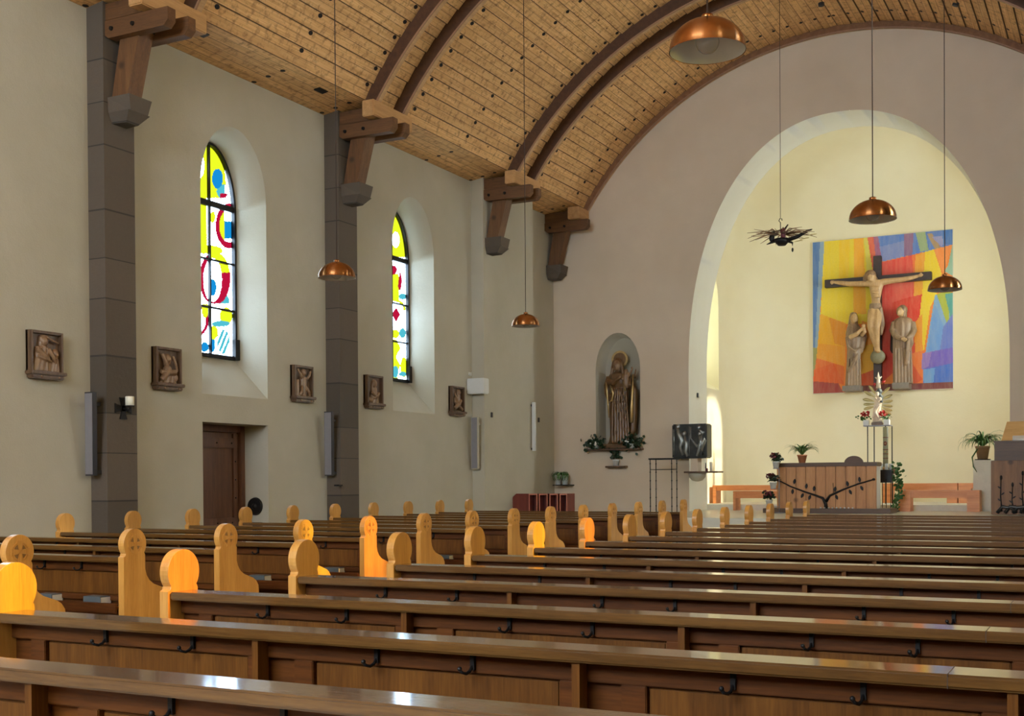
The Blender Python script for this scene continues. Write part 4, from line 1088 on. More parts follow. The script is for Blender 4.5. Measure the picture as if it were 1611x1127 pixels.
f.ball(oc, .155, .09, .155, 24); f.build('orb', cru)

def statue(nm, label, plinth):
    x0, x1, y0, y1 = plinth; a_, c_ = m7(x0, y1, FY), m7(x1, y0, FY)
    z0 = a_.z; t = thing(nm, ((a_.x + c_.x) / 2, FY, z0), label, 'statue', 'mourning figures beside the crucifix')
    b = B().mat(M['plinth']); b.box(a_.x, c_.x, FY - .18, FY + .2, z0, m7(x0, y0, FY).z, .008); b.build('plinth', t); return t
t = statue('statue_of_woman', 'carved statue of a veiled woman with raised hands, left of the crucifix', (262, 370, 1003, 1036))
f = B().mat(M['statue'])
loft(f, [(615, 300, 345, .8), (640, 282, 362, .7), (680, 274, 378, .7), (730, 275, 376, .7), (780, 282, 368, .7), (840, 280, 366, .7), (910, 276, 368, .7), (970, 272, 370, .75), (1004, 270, 372, .75)], m7, FY, .7, 11, .07)
f.tube([m7(372, 660, FY), m7(382, 700, FY), m7(372, 760, FY), m7(368, 800, FY)], [.05, .08, .07, .03], 8)
f.tube([m7(278, 700, FY - .1), m7(290, 760, FY - .16), m7(330, 790, FY - .18), m7(368, 760, FY - .14)], [.03, .035, .035, .03], 8)
f.tube([m7(352, 800, FY - .15), m7(325, 850, FY - .18), m7(285, 920, FY - .16)], [.03, .03, .02], 8)
for k in range(5): f.tube([m7(292 + 17 * k, 830, FY - .13), m7(290 + 18 * k, 1000, FY - .15)], [.018, .026], 8)
bd = fuse(f.build('robed_body', t), .014, 2)
f = B().mat(M['statue_skin']); face_head(f, m7(326, 588, FY - .08), .098, .35, .1); f.tube([m7(322, 605, FY - .02), m7(320, 635, FY)], [.045, .05], 8)
limbp(f, m7, [(300, 705, FY - .18), (345, 680, FY - .24), (376, 648, FY - .22)], [.055, .045, .03]); limbp(f, m7, [(372, 690, FY - .12), (392, 668, FY - .2), (388, 645, FY - .22)], [.05, .04, .03])
hand(f, m7(382, 636, FY - .23), (.2, 0, 1), .06); hand(f, m7(392, 636, FY - .2), (.1, 0, 1), .06); fuse(f.build('head_and_hands', t), .011, 2)
f = B().mat(M['statue']); loft(f, [(550, 312, 330, 1), (556, 302, 340, .95), (575, 296, 347, .9), (600, 292, 348, .85), (640, 284, 352, .8), (680, 280, 345, .7)], m7, FY + .03, .8, 0, 0); f.build('veil', t)
t = statue('statue_of_man', 'carved statue of a standing robed man with folded hands, right of the crucifix', (565, 668, 985, 1022))
f = B().mat(M['statue'])
loft(f, [(578, 600, 645, .8), (592, 572, 676, .6), (620, 560, 690, .6), (660, 560, 690, .62), (710, 562, 682, .64), (780, 562, 676, .66), (880, 562, 680, .68), (960, 563, 684, .7), (988, 563, 686, .7)], m7, FY, .64, 11, .07)
limbp(f, m7, [(572, 612, FY), (560, 660, FY - .05), (575, 692, FY - .14), (612, 710, FY - .24)], [.07, .07, .06, .04]); limbp(f, m7, [(680, 612, FY), (690, 660, FY - .04), (676, 694, FY - .14), (646, 712, FY - .24)], [.07, .07, .06, .04])
f.tube([m7(672, 690, FY - .16), m7(676, 740, FY - .14), m7(660, 790, FY - .14)], [.05, .05, .02], 8); f.tube([m7(655, 712, FY - .2), m7(650, 790, FY - .17), m7(640, 870, FY - .17)], [.03, .04, .02], 8)
for k in range(6): f.tube([m7(578 + 19 * k, 770, FY - .13), m7(578 + 20 * k, 985, FY - .15)], [.018, .026], 8)
fuse(f.build('robed_body', t), .014, 2)
f = B().mat(M['cross']); loft(f, [(600, 560, 640, .5), (690, 548, 600, .5), (780, 545, 590, .5), (800, 556, 580, .5)], m7, FY + .1, .5); f.build('dark_cloak', t)
f = B().mat(M['statue_skin']); face_head(f, m7(608, 546, FY - .06), .10, -.4, -.08); f.tube([m7(615, 560, FY - .01), m7(618, 590, FY)], [.05, .055], 8)
hand(f, m7(622, 714, FY - .26), (1, 0, -.1), .065); hand(f, m7(640, 716, FY - .27), (-1, 0, -.1), .065); fuse(f.build('head_and_hands', t), .011, 2)
f = B().mat(M['statue']); f.ball(m7(621, 537, FY + .0), .105, .115, .115); f.ball(m7(632, 562, FY + .01), .06, .08, .11); f.tube([m7(594, 530, FY - .06), m7(588, 560, FY - .02)], [.03, .02], 8); fuse(f.build('hair', t), .012, 2)

# ------------------------------------------------------------------ statue in the niche
def m8(x, y, Y): return ony(900 + x / 4.506, 500 + y / 4.506, Y)
NY = YF + .10; t = thing('madonna_statue', (XC + nc, NY, NZ0 + .01), 'tall brown carved statue of a haloed woman holding a child in the wall niche', 'statue')
f = B().mat(M['mary_wood'])
loft(f, [(385, 300, 345, .9), (400, 268, 392, .6), (430, 256, 410, .55), (470, 268, 405, .55), (495, 288, 398, .5), (540, 276, 400, .5), (640, 266, 402, .5), (760, 270, 408, .52), (840, 272, 415, .55), (885, 262, 424, .58), (905, 245, 430, .58)], m8, NY, .55, 9, .035)
for k in range(7): f.tube([m8(290 + 15 * k, 500, NY - .11), m8(286 + 18 * k, 700, NY - .15), m8(284 + 20 * k, 890, NY - .17)], [.012, .02, .026], 8)
f.tube([m8(262, 420, NY), m8(246, 480, NY - .03), m8(250, 540, NY - .02), m8(262, 600, NY)], [.06, .06, .06, .03], 8)
limbp(f, m8, [(255, 455, NY - .06), (290, 462, NY - .16), (325, 432, NY - .2)], [.06, .05, .03]); hand(f, m8(332, 426, NY - .21), (.7, 0, .5), .06)
limbp(f, m8, [(400, 430, NY - .06), (405, 480, NY - .14), (372, 490, NY - .2)], [.06, .055, .035])
f.tube([m8(405, 440, NY + .02), m8(440, 520, NY + .02), m8(438, 650, NY + .02), m8(430, 800, NY + .02), m8(405, 860, NY)], [.07, .08, .08, .08, .04], 8)
bd = fuse(f.build('robed_body', t), .012, 2)
f = B().mat(M['relief_light']); face_head(f, m8(320, 340, NY - .09), .105, 0, -.08); f.tube([m8(322, 362, NY - .04), m8(324, 392, NY - .02)], [.05, .055], 8); hd = fuse(f.build('head', t), .011, 2)
f = B().mat(M['mary_wood']); f.ball(m8(322, 328, NY - .03), .115, .12, .125)
for s_ in (-1, 1): f.tube([m8(322 + s_ * 26, 320, NY - .04), m8(322 + s_ * 34, 365, NY - .05), m8(322 + s_ * 40, 400, NY - .06), m8(322 + s_ * 38, 440, NY - .11)], [.04, .04, .035, .02], 8)
fuse(f.build('long_hair', t), .011, 2)
f = B().mat(M['gold']); hc = m8(338, 296, NY + .06)
def ringd(f, c, r0, r1, y0, y1, n=40, spikes=0):
    for k in range(n):
        a0, a1 = 2 * math.pi * k / n, 2 * math.pi * (k + 1) / n
        q = lambda a_, r, y: (c.x + r * math.cos(a_), y, c.z + r * math.sin(a_))
        for ya in (y0, y1): f.face([q(a0, r0, ya), q(a1, r0, ya), q(a1, r1, ya), q(a0, r1, ya)])
        f.face([q(a0, r0, y0), q(a1, r0, y0), q(a1, r0, y1), q(a0, r0, y1)]); f.face([q(a0, r1, y0), q(a1, r1, y0), q(a1, r1, y1), q(a0, r1, y1)])
ringd(f, hc, .135, .175, NY + .05, NY + .075); f.mat(M['mary_wood']); ringd(f, hc, .0005, .137, NY + .056, NY + .07)
f.build('halo', t)
f = B().mat(M['gold'])
f.tube([m8(242, 455, NY - .1), m8(247, 520, NY - .1), m8(257, 640, NY - .08), m8(262, 710, NY - .06)], [.012, .02, .02, .01], 8)
f.tube([m8(270, 480, NY - .14), m8(292, 540, NY - .15), m8(282, 590, NY - .14), m8(262, 600, NY - .12)], [.014, .022, .022, .012], 8)
f.tube([m8(432, 400, NY - .07), m8(428, 520, NY - .09), m8(422, 640, NY - .1), m8(420, 745, NY - .08)], [.014, .026, .034, .04], 8)
f.tube([m8(360, 400, NY - .17), m8(366, 460, NY - .2), m8(378, 520, NY - .18)], [.016, .022, .02], 8)
f.build('gilded_hems', t)
f = B().mat(M['relief_light']); loft(f, [(402, 365, 395, .9), (430, 358, 402, .9), (470, 360, 402, .9), (500, 366, 398, .8)], m8, NY - .17, .8)
face_head(f, m8(383, 388, NY - .17), .062, .1, .1); limbp(f, m8, [(395, 415, NY - .17), (412, 395, NY - .18), (425, 366, NY - .19)], [.03, .025, .018]); hand(f, m8(426, 360, NY - .19), (0, 0, 1), .04)
limbp(f, m8, [(366, 420, NY - .18), (352, 440, NY - .22)], [.03, .02])
fuse(f.build('child_figure', t), .010, 2)
f = B().mat(M['mary_wood']); f.tube([m8(452, 365, NY), m8(446, 400, NY), m8(448, 430, NY + .02)], [.012, .014, .02], 8); f.build('sceptre_tip', t)
p0, p1 = m8(232, 906, NY), m8(436, 906, NY)
b = B().mat(M['mary_wood']); b.box(p0.x, p1.x, NY - .15, NY + .15, NZ0 + .008, p0.z + .02, .01); b.build('base', t)

# ------------------------------------------------------------------ plants
def strap_leaves(f, c, n, length, droop, w=.012, up=.6, spread=1.0, mats=('leaf', 'leaf_pale'), seed=1):
    r = random.Random(seed)
    for k in range(n):
        f.mat(M[mats[k % len(mats)]]); a_ = 2 * math.pi * k / n + r.uniform(-.2, .2); L_ = length * r.uniform(.65, 1.1); u_ = up * r.uniform(.6, 1.25)
        pts = []; p = Vector(c); el = math.atan2(u_ * 1.4, 1) * r.uniform(.8, 1.2)
        for s_ in range(8):
            pts.append(p.copy()); p = p + Vector((math.cos(a_) * math.cos(el) * spread, math.sin(a_) * math.cos(el) * spread, math.sin(el))) * L_ / 7; el -= droop * r.uniform(.7, 1.2) / 7 * (1 + s_ * .25)
        sd_ = Vector((-math.sin(a_), math.cos(a_), 0)); rows = []
        for s_, q in enumerate(pts):
            ww = w * (1 - (s_ / 7) ** 2 * .9) * (.6 if s_ == 0 else 1); rows.append([q - sd_ * ww, q + Vector((0, 0, -ww * .35)), q + sd_ * ww])
        f.smooth = True; f.grid(rows); f.smooth = False
def leaf(f, c, d, n_, L_, w):
    """a single pointed oval leaf"""
    d = Vector(d).normalized(); n_ = Vector(n_).normalized(); s_ = d.cross(n_).normalized(); c = Vector(c)
    rows = []
    for k, ww in enumerate((.1, .8, 1, .75, .05)): q = c + d * L_ * k / 4; rows.append([q - s_ * w * ww, q - n_ * w * .25, q + s_ * w * ww])
    f.smooth = True; f.grid(rows); f.smooth = False
def rv(r): return Vector((r.uniform(-1, 1), r.uniform(-1, 1), r.uniform(-1, 1)))
def pot(f, c, r0, r1, h, m, rim=True):
    f.mat(M[m]); f.lathe([(r0 * .6, 0), (r0, .0), (r1, h * .85), (r1 * 1.08, h * .85), (r1 * 1.08, h), (r1 * .92, h), (r1 * .9, h * .88), (.001, h * .86)], c, 24, False)
def spider_plant(name, c, r0, r1, h, potm, label, n, length, seed, droop=2.2, up=.6, w=.011):
    t = thing(name, c, label, 'plant', 'spider plants'); b = B(); pot(b, c, r0, r1, h, potm); b.build('pot', t)
    f = B(); strap_leaves(f, Vector(c) + Vector((0, 0, h * .85)), n, length, droop, w, up, seed=seed); o_ = f.build('leaves', t); return t
def ivy(f, c, n, spreadx, spready, down, seed=3, L_=.05, m='leaf_dark'):
    r = random.Random(seed); f.mat(M[m])
    for k in range(n):
        q = Vector(c) + Vector((r.uniform(-spreadx, spreadx), r.uniform(-spready, spready) * .6 - .02, -r.random() * down + (1 - r.random()) * .05))
        leaf(f, q, rv(r), rv(r) + Vector((0, -1, 0)), L_ * r.uniform(.6, 1.1), L_ * .38)

# ------------------------------------------------------------------ altar
AY = 21.6; al = ony(1221, 770, AY).x; arr = ony(1380, 770, AY).x
t = thing('altar', ((al + arr) / 2, AY + .4, ZP), 'broad wooden altar of vertical boards with an iron vine branch', 'altar')
b = B().mat(M['altar_wood']); nb = 10; wb = (arr - al - .02) / nb
b.box(al + .03, arr - .03, AY + .03, AY + .42, ZP + .08, 1.62)
for k in range(nb): b.box(al + .01 + wb * k + .004, al + .01 + wb * (k + 1) - .004, AY, AY + .035, ZP + .08, 1.625, .006)
b.build('body', t)
b = B().mat(M['linen']); b.box(arr - .03, arr - .018, AY + .036, AY + .42, ZP + .086, 1.624); b.build('side_cloth', t)
b = B().mat(M['altar_top']); b.box(al, arr, AY - .02, AY + .46, 1.625, 1.695, .008); b.build('table_top', t)
b = B().mat(M['altar_top']); b.box(al - .22, arr + .24, AY - .1, AY + .6, ZP + .002, ZP + .085, .006); b.build('plinth', t)
def cx7(x, y, Y=AY - .02): return ony(1160 + x / 3.572, 560 + y / 3.572, Y)
f = B().mat(M['iron'])
f.tube([cx7(235, 702), cx7(300, 735), cx7(380, 765), cx7(440, 785), cx7(480, 800), cx7(497, 835), cx7(500, 872)], [.012, .013, .015, .018, .024, .03, .034], 8)
f.tube([cx7(498, 820), cx7(520, 786), cx7(600, 750), cx7(680, 720), cx7(765, 696)], [.028, .02, .015, .013, .012], 8)
f.ball(cx7(232, 700), .026, .012, .026); f.ball(cx7(766, 695), .03, .012, .022)
f.tube([cx7(540, 770), cx7(538, 715)], .005, 6)
f.build('vine_branch', t)
for (x, y, dx, dz) in ((318, 722, .2, 1), (312, 748, -.1, -1), (385, 748, .2, 1), (372, 772, -.5, -1), (430, 762, .1, 1), (412, 782, -.4, -1), (548, 765, .1, 1), (552, 780, .4, -1), (622, 735, -.2, 1), (628, 752, .5, -1), (688, 712, -.1, 1), (692, 730, .5, -1)):
    f = B().mat(M['iron']); leaf(f, cx7(x, y, AY - .03), (dx, 0, dz), (0, -1, 0), .10, .026); f.build('iron_leaf', t)
b = B().mat(M['linen']); q = ony(1300, 800, AY - .06)
for k in range(9): b.ball((q.x - .1 + .07 * k, AY - .06, ZP + .099), .018, .014, .012, 8)
tag(b.build('pale_pebbles'), 'few pale pebbles lying on the altar plinth', 'pebbles', kind='stuff')
p = ony(1262, 728, AY + .2); spider_plant('spider_plant', (p.x, AY + .2, 1.695), .055, .085, .15, 'terracotta', 'spider plant in a terracotta pot standing on the altar', 70, .40, 5, 1.4, 2.2, .017)
# presider chair behind the altar
CY = 22.75; q0, q1, qt = ony(1328, 729, CY), ony(1358, 729, CY), ony(1343, 717.5, CY)
t = thing('round_back_chair', ((q0.x + q1.x) / 2, CY, ZP), 'wooden chair whose rounded dark back shows above the altar', 'chair')
cx_, rr = (q0.x + q1.x) / 2, (q1.x - q0.x) / 2
b = B().mat(M['altar_top']); b.prism([(cx_ - rr, 1.22), (cx_ + rr, 1.22)] + [(cx_ + rr * math.cos(math.radians(a_)), q0.z + (qt.z - q0.z) * math.sin(math.radians(a_))) for a_ in range(0, 181, 12)], CY, CY + .04, 'y'); b.build('backrest', t)
b = B().mat(M['altar_wood']); b.box(cx_ - .22, cx_ + .22, CY + .04, CY + .45, 1.2, 1.25, .01); b.build('seat', t)
for sx in (-.2, .16):
    for sy in (.02, .40):
        b = B().mat(M['altar_wood']); b.box(cx_ + sx, cx_ + sx + .04, CY + sy, CY + sy + .04, ZP, 1.21); b.build('leg', t)
# tiered stand with three dark red flowering plants
TY = 21.25; ps = [ony(1221, 737, TY), ony(1216.5, 769, TY), ony(1210, 797, TY)]
t = thing('plant_stand', (ps[0].x, TY, ZP), 'thin metal stand holding three flowering pots left of the altar', 'stand')
b = B().mat(M['steel']); xp = ps[0].x + .03; b.tube([(xp, TY + .09, ZP), (xp, TY + .09, ps[0].z - .01)], .008, 8); b.lathe([(.10, .002), (.10, .015)], (xp, TY + .08, ZP), 20)
for q in ps:
    b.lathe([(.055, -.012), (.055, -.002)], (q.x, TY, max(q.z, ZP + .03)), 16); b.tube([(q.x, TY, max(q.z, ZP + .03) - .008), (xp, TY + .09, max(q.z, ZP + .03) - .008)], .006, 6)
b.build('frame', t)
for k, (q, nm) in enumerate(zip(ps, ('on the topmost tier left of the altar', 'on the middle tier left of the altar', 'on the lowest tier left of the altar'))):
    z = max(q.z, ZP + .03); c_ = Vector((q.x, TY, z)); t = thing('flowering_plant', c_, 'dark red flowering plant in a white pot ' + nm, 'plant', 'dark red flowering plants')
    b = B(); pot(b, c_, .045, .062, .12, 'white_pot'); b.build('pot', t)
    r = random.Random(20 + k); f = B().mat(M['leaf_dark'])
    for j in range(60): leaf(f, c_ + Vector((r.gauss(0, .045), r.gauss(0, .04), .13 + r.random() * .10)), rv(r) + Vector((0, 0, .3)), rv(r) + Vector((0, 0, 1)), .06, .026)
    f.build('leaves', t); f = B().mat(M['dark_red'])
    for j in range(34): leaf(f, c_ + Vector((r.gauss(-.03, .045), r.gauss(-.02, .04), .17 + r.random() * .09)), rv(r) + Vector((0, 0, .6)), rv(r), .045, .022)
    f.build('blossoms', t)

# ------------------------------------------------------------------ tall stand with the rayed madonna
def c5(x, y, Y): return ony(1320 + x / 7.042, 560 + y / 7.042, Y)
SYY = 24.6; a_, c_ = c5(280, 775, SYY), c5(580, 770, SYY)
t = thing('metal_stand', ((a_.x + c_.x) / 2, SYY, .90), 'tall thin-legged metal stand behind the altar carrying the rayed figure', 'stand')
zt = a_.z; b = B().mat(M['steel']); b.box(a_.x, c_.x, SYY - .13, SYY + .13, zt - .02, zt, .004); b.build('top_plate', t)
for x in (c5(322, 800, SYY).x, c5(520, 800, SYY).x):
    for y in (SYY - .11, SYY + .09):
        b = B().mat(M['iron']); b.box(x + (.09 if y > SYY else 0), x + .018 + (.09 if y > SYY else 0), y, y + .018, .90, zt - .02); b.build('leg', t)
SC = Vector(((a_.x + c_.x) / 2, SYY, zt)); t = thing('rayed_madonna', SC, 'small painted carved figure inside pale golden rays on the tall metal stand', 'sculpture')
f = B().mat(M['ivory'])
loft(f, [(400, 425, 460, .8), (440, 405, 475, .7), (500, 395, 480, .6), (560, 385, 470, .6), (620, 375, 460, .6), (680, 380, 470, .6), (735, 368, 480, .7)], c5, SYY, .6, 6, .1)
f.tube([c5(390, 560, SYY - .05), c5(410, 640, SYY - .08), c5(440, 700, SYY - .08)], [.02, .03, .02], 8); f.tube([c5(450, 540, SYY - .06), c5(400, 620, SYY - .09), c5(370, 690, SYY - .08)], [.02, .028, .018], 8)
face_head(f, c5(425, 425, SYY - .07), .045, .3, .2); f.tube([c5(400, 470, SYY - .06), c5(440, 510, SYY - .1), c5(460, 480, SYY - .09)], [.022, .02, .014], 8)
f.ball(c5(455, 480, SYY - .08), .035, .03, .04)
fuse(f.build('figure', t), .008, 1)
f = B().mat(M['book_grey']); f.ball(c5(445, 395, SYY - .02), .06, .06, .065); f.tube([c5(440, 420, SYY - .03), c5(468, 460, SYY - .02), c5(470, 520, SYY - .02)], [.04, .04, .03], 8); fuse(f.build('veil', t), .009, 1)
f = B().mat(M['ivory']); f.tube([c5(437, 360, SYY), c5(437, 290, SYY), c5(435, 240, SYY), c5(436, 180, SYY)], [.05, .035, .028, .004], 10); f.tube([c5(400, 240, SYY), c5(436, 262, SYY), c5(475, 230, SYY)], [.008, .03, .008], 8); f.mat(M['red_flower']); f.tube([c5(470, 290, SYY - .02), c5(500, 285, SYY - .02), c5(490, 330, SYY - .02)], [.012, .03, .012], 8); f.tube([c5(400, 300, SYY - .02), c5(385, 325, SYY - .02), c5(400, 340, SYY - .02)], [.01, .022, .01], 8); f.build('crown', t)
for tip in ((275, 390), (260, 480), (268, 540), (272, 592), (330, 330), (562, 348), (592, 432), (597, 500), (596, 562), (592, 612), (580, 655)):
    a_ = c5(tip[0], tip[1], SYY + .02); rt = c5(437, 520 + (tip[1] - 500) * .35, SYY + .03); d = (a_ - rt)
    f = B().mat(M['petal_gold']); L_ = d.length; d.normalize(); n_ = Vector((0, -1, 0)); s_ = d.cross(n_).normalized(); rows = []
    for k, ww in enumerate((.25, .5, .8, 1, .85, .15)): q = rt + d * L_ * (.25 + .75 * k / 5); rows.append([q - s_ * .032 * ww + Vector((0, -.01, 0)), q + Vector((0, .008, 0)), q + s_ * .032 * ww + Vector((0, -.01, 0)), q + Vector((0, .02, 0))])
    f.smooth = True; f.grid(rows, True); f.build('ray', t)
b = B().mat(M['mary_wood']); q0, q1 = c5(365, 770, SYY), c5(485, 735, SYY); b.box(q0.x, q1.x, SYY - .08, SYY + .08, zt, q1.z, .01); b.build('base', t)
for (x, side, lab) in ((302, -1, 'left'), (530, 1, 'right')):
    q = c5(x, 775, SYY); c_ = Vector((q.x, SYY - .03, zt)); t = thing('flower_pot', c_, 'square white pot of red flowers %s of the rayed figure' % lab, 'plant', 'red flowers on the metal stand')
    b = B().mat(M['white_pot']); b.box(c_.x - .05, c_.x + .06, c_.y - .05, c_.y + .05, zt, zt + .11, .008); b.build('pot', t)
    r = random.Random(31 + side); f = B().mat(M['leaf'])
    for j in range(26): leaf(f, c_ + Vector((r.gauss(-.03 if side < 0 else -.03, .05), r.gauss(0, .03), .12 + r.random() * .07)), rv(r), rv(r) + Vector((0, -1, .5)), .05, .02)
    f.build('leaves', t); f = B().mat(M['red_flower'])
    for j in range(30): leaf(f, c_ + Vector((r.gauss(-.02 if side < 0 else -.06, .045), r.gauss(-.02, .025), .2 + r.random() * .07)), rv(r), rv(r) + Vector((0, -1, 0)), .05, .024)
    f.build('blossoms', t)
# ------------------------------------------------------------------ easter candle, black box stand, lanterns, ivy
def c6(x, y, Y): return ony(1360 + x / 6.418, 660 + y / 6.418, Y)
KY = 22.75; q0, q1 = c6(160, 640, KY), c6(282, 510, KY)
t = thing('box_stand', ((q0.x + q1.x) / 2, KY, ZP), 'black box on thin iron legs right of the altar', 'stand')
b = B().mat(M['black']); b.box(q0.x, q1.x, KY - .12, KY + .12, q0.z, q1.z, .005); b.build('box', t)
for x, y in ((q0.x + .01, -.11), (q1.x - .02, -.11), (q0.x + .01, .1), (q1.x - .02, .1)):
    b = B().mat(M['iron']); b.box(x, x + .012, KY + y, KY + y + .012, ZP + .02, q0.z); b.build('leg', t)
b = B().mat(M['iron']); b.box(q0.x - .06, q1.x + .1, KY - .18, KY + .18, ZP + .001, ZP + .022, .004); b.tube([(q0.x + .13, KY - .15, q0.z + .07), (q0.x + .13, KY - .15, ZP + .02)], .007, 6); b.build('foot_plate', t)
q = c6(214, 500, KY); k0 = Vector((q.x, KY, q1.z)); kt = c6(214, 80, KY).z
t = thing('easter_candle', k0, 'tall thick decorated candle standing on the black box', 'candle')
b = B().mat(M['candle_olive']); b.lathe([(.047, 0), (.047, kt - k0.z), (.02, kt - k0.z + .005)], k0, 24); b.build('candle_body', t)
b = B().mat(M['candle_red']); zc = c6(214, 245, KY).z
for dz, r_ in ((.11, .006), (-.11, .006), (-.19, .006), (-.27, .006)): b.lathe([(.0485, dz - r_), (.0485, dz + r_)], (k0.x, KY, zc), 24, False)
b.ball((k0.x, KY - .035, zc), .03, .018, .055, 14); b.mat(M['gold']); b.ball((k0.x, KY - .047, zc), .012, .01, .02, 10); b.ball((k0.x, KY - .043, zc - .15), .016, .01, .02, 10); b.build('wax_ornament', t)
b = B().mat(M['gold']); b.lathe([(.06, 0), (.055, .05), (.05, .055)], k0, 20); b.build('socket', t)
for (x, y, yy, s_, lab) in ((162, 475, KY - .02, 1, 'left of the thick candle'), (222, 500, KY - .17 + .09, 1, 'in front of the thick candle'), (290, 525, KY + .03, 1, 'right of the thick candle, by the ivy')):
    q = c6(x, y, yy)
    z = q1.z; X_ = min(max(q.x, q0.x + .05), q1.x - .05) if x == 222 else q.x
    if x == 162: X_ = q0.x + .035
    if x == 290: X_ = q1.x - .04
    yk = KY - .075 if x == 222 else KY + .07
    t = thing('glass_lantern', (X_, yk, z), 'small glass candle holder %s on the black box' % lab, 'candle holder', 'glass candle holders')
    b = B().mat(M['glass_clear']); b.lathe([(.034, .002), (.034, .115), (.031, .115), (.031, .006)], (X_, yk, z), 20, False); b.build('glass', t)
    b = B().mat(M['wax']); b.lathe([(.024, .004), (.024, .06)], (X_, yk, z), 16); b.build('wax', t)
c_ = Vector((q1.x + .045, KY, q1.z - .02)); t = thing('ivy_plant', c_, 'green ivy trailing down beside the black box stand', 'plant')
b = B().mat(M['gravel_pot']); b.lathe([(.03, -.06), (.042, .03), (.04, .03), (.001, .02)], c_, 16, False); b.tube([(q1.x - .005, KY, q1.z - .05), (q1.x + .02, KY, q1.z - .05)], .006, 6); b.build('pot', t)
f = B(); r = random.Random(9); f.mat(M['leaf'])
path = [c6(320, 480, KY), c6(330, 560, KY), c6(345, 640, KY), c6(350, 700, KY), c6(335, 780, KY), c6(325, 830, KY), c6(300, 880, KY)]
for q, s_, n_ in zip(path, (.05, .07, .05, .05, .04, .035, .02), (26, 34, 26, 26, 16, 14, 8)):
    for j in range(n_): leaf(f, q + Vector((r.gauss(0, s_ * .8), r.gauss(0, .03), r.gauss(0, .05))), rv(r), rv(r) + Vector((0, -1.2, 0)), .06, .026)
f.mat(M['leaf_dark']); f.tube([c_ + Vector((0, 0, .03))] + path, .005, 6); f.build('trailing_leaves', t)
# ------------------------------------------------------------------ benches
def bench(x0, x1, y, z0, z1, label, boards, apron=.075, depth=.36, lw=.055, legs=None):
    t = thing('wooden_bench', ((x0 + x1) / 2, y, z0), label, 'bench', 'orange wooden chancel benches')
    b = B().mat(M['bench_wood']); b.box(x0, x1, y, y + depth, z1 - .04, z1, .005); b.build('seat', t)
    b = B().mat(M['bench_wood']); b.box(x0 + .02, x1 - .02, y + .03, y + .06, z1 - .04 - apron, z1 - .04, .003); b.build('apron', t)
    for x in (legs or (x0, x1 - lw)):
        b = B().mat(M['bench_wood']); b.box(x, x + lw, y + .005, y + depth - .005, z0, z1 - .04, .004); b.build('leg', t)
YB, YF2 = 25.3, 23.05
q0 = ony(1121, 764, 24.3); bench(q0.x, q0.x + 1.9, 24.3, .90, q0.z, 'long orange bench along the left side of the apse', 0, .07, .36, .075)
q0 = ony(1153, 773, YF2); bench(q0.x, al - .35 + .2, YF2, ZP, q0.z, 'lower orange bench standing in front, left of the altar', 0, .10, .36, .05)
q0, q1 = ony(1388, 761, YB), ony(1506, 761, YB); bench(q0.x, q1.x, YB, .90, q0.z, 'rear orange bench right of the altar, behind the low one', 0, .10, .3, .2)
q1b = ony(1556, 761, YB); bench(q1.x + .02, q1.x + 1.25, YB, .90, q0.z, 'orange bench at the far right reaching behind the ambo', 0, .07, .3, .24, )
q0, q1 = ony(1413, 772, YF2), ony(1541, 772, YF2); bench(q0.x, q1.x, YF2, ZP, q0.z, 'low orange bench standing between altar and ambo', 0, .10, .36, .215)
# ------------------------------------------------------------------ pedestal with plant, ambo
PY = 23.46; q0, q1 = ony(1531, 800, PY), ony(1562, 800, PY); zt = ony(1545, 724, PY).z
b = B().mat(M['stone_white']); b.box(q0.x, q1.x, PY, PY + .36, ZP, zt - .03, .015); b.box(q0.x - .02, q1.x + .02, PY - .02, PY + .38, zt - .03, zt, .008)
tag(b.build('stone_pedestal'), 'white stone pedestal beside the ambo carrying a spider plant', 'pedestal')
pc = Vector(((q0.x + q1.x) / 2 - .02, PY + .17, zt))
t = spider_plant('spider_plant', pc, .085, .12, .26, 'gravel_pot', 'large spider plant in a brown pot on the white pedestal', 90, .62, 11, 1.8, 1.9, .018)
b = B().mat(M['black']); b.lathe([(.13, .0), (.14, .018)], pc, 24); b.build('saucer', t)
f = B().mat(M['leaf']); f.tube([pc + Vector((-.08, -.1, .2)), pc + Vector((-.16, -.2, .05)), pc + Vector((-.14, -.21, -.12)), pc + Vector((-.08, -.21, -.22))], [.012, .014, .012, .004], 6); f.build('hanging_shoot', t)
UY = 21.5; x0 = ony(1559, 770, UY).x; x0b = ony(1564.5, 710, UY).x; z1, z2 = ony(1570, 725, UY).z, ony(1570, 694, UY).z
t = thing('ambo', (x0 + .5, UY + .3, ZP), 'dark wooden ambo at the right edge with a sloping lectern top', 'lectern')
b = B().mat(M['ambo_wood']); b.box(x0, x0 + 1.0, UY, UY + .62, ZP, z1, .008); b.build('body', t)
b = B().mat(M['altar_top']); b.box(x0b, x0 + .99, UY - .01, UY + .63, z1, z2 - .03, .004); b.box(x0b - .01, x0 + 1.0, UY - .03, UY + .66, z2 - .03, z2, .004); b.build('upper_band', t)
s0, s1, s2 = ony(1576, 691, UY + .1), ony(1590, 664, UY + .5), 0
b = B().mat(M['tan_wood']); zA, zB = z2 + .005, z2 + .33; xa = x0b + .10
b.v += [(xa, UY + .08, zA), (x0 + .9, UY + .08, zA), (x0 + .9, UY + .5, zA), (xa, UY + .5, zA), (xa + .07, UY + .30, zB), (x0 + .85, UY + .30, zB), (x0 + .85, UY + .48, zB), (xa + .07, UY + .48, zB)]
for q in ((0, 1, 2, 3), (4, 5, 6, 7), (0, 1, 5, 4), (1, 2, 6, 5), (2, 3, 7, 6), (3, 0, 4, 7)): b.ngon(q)
b.build('sloped_top', t)
f = B().mat(M['iron'])
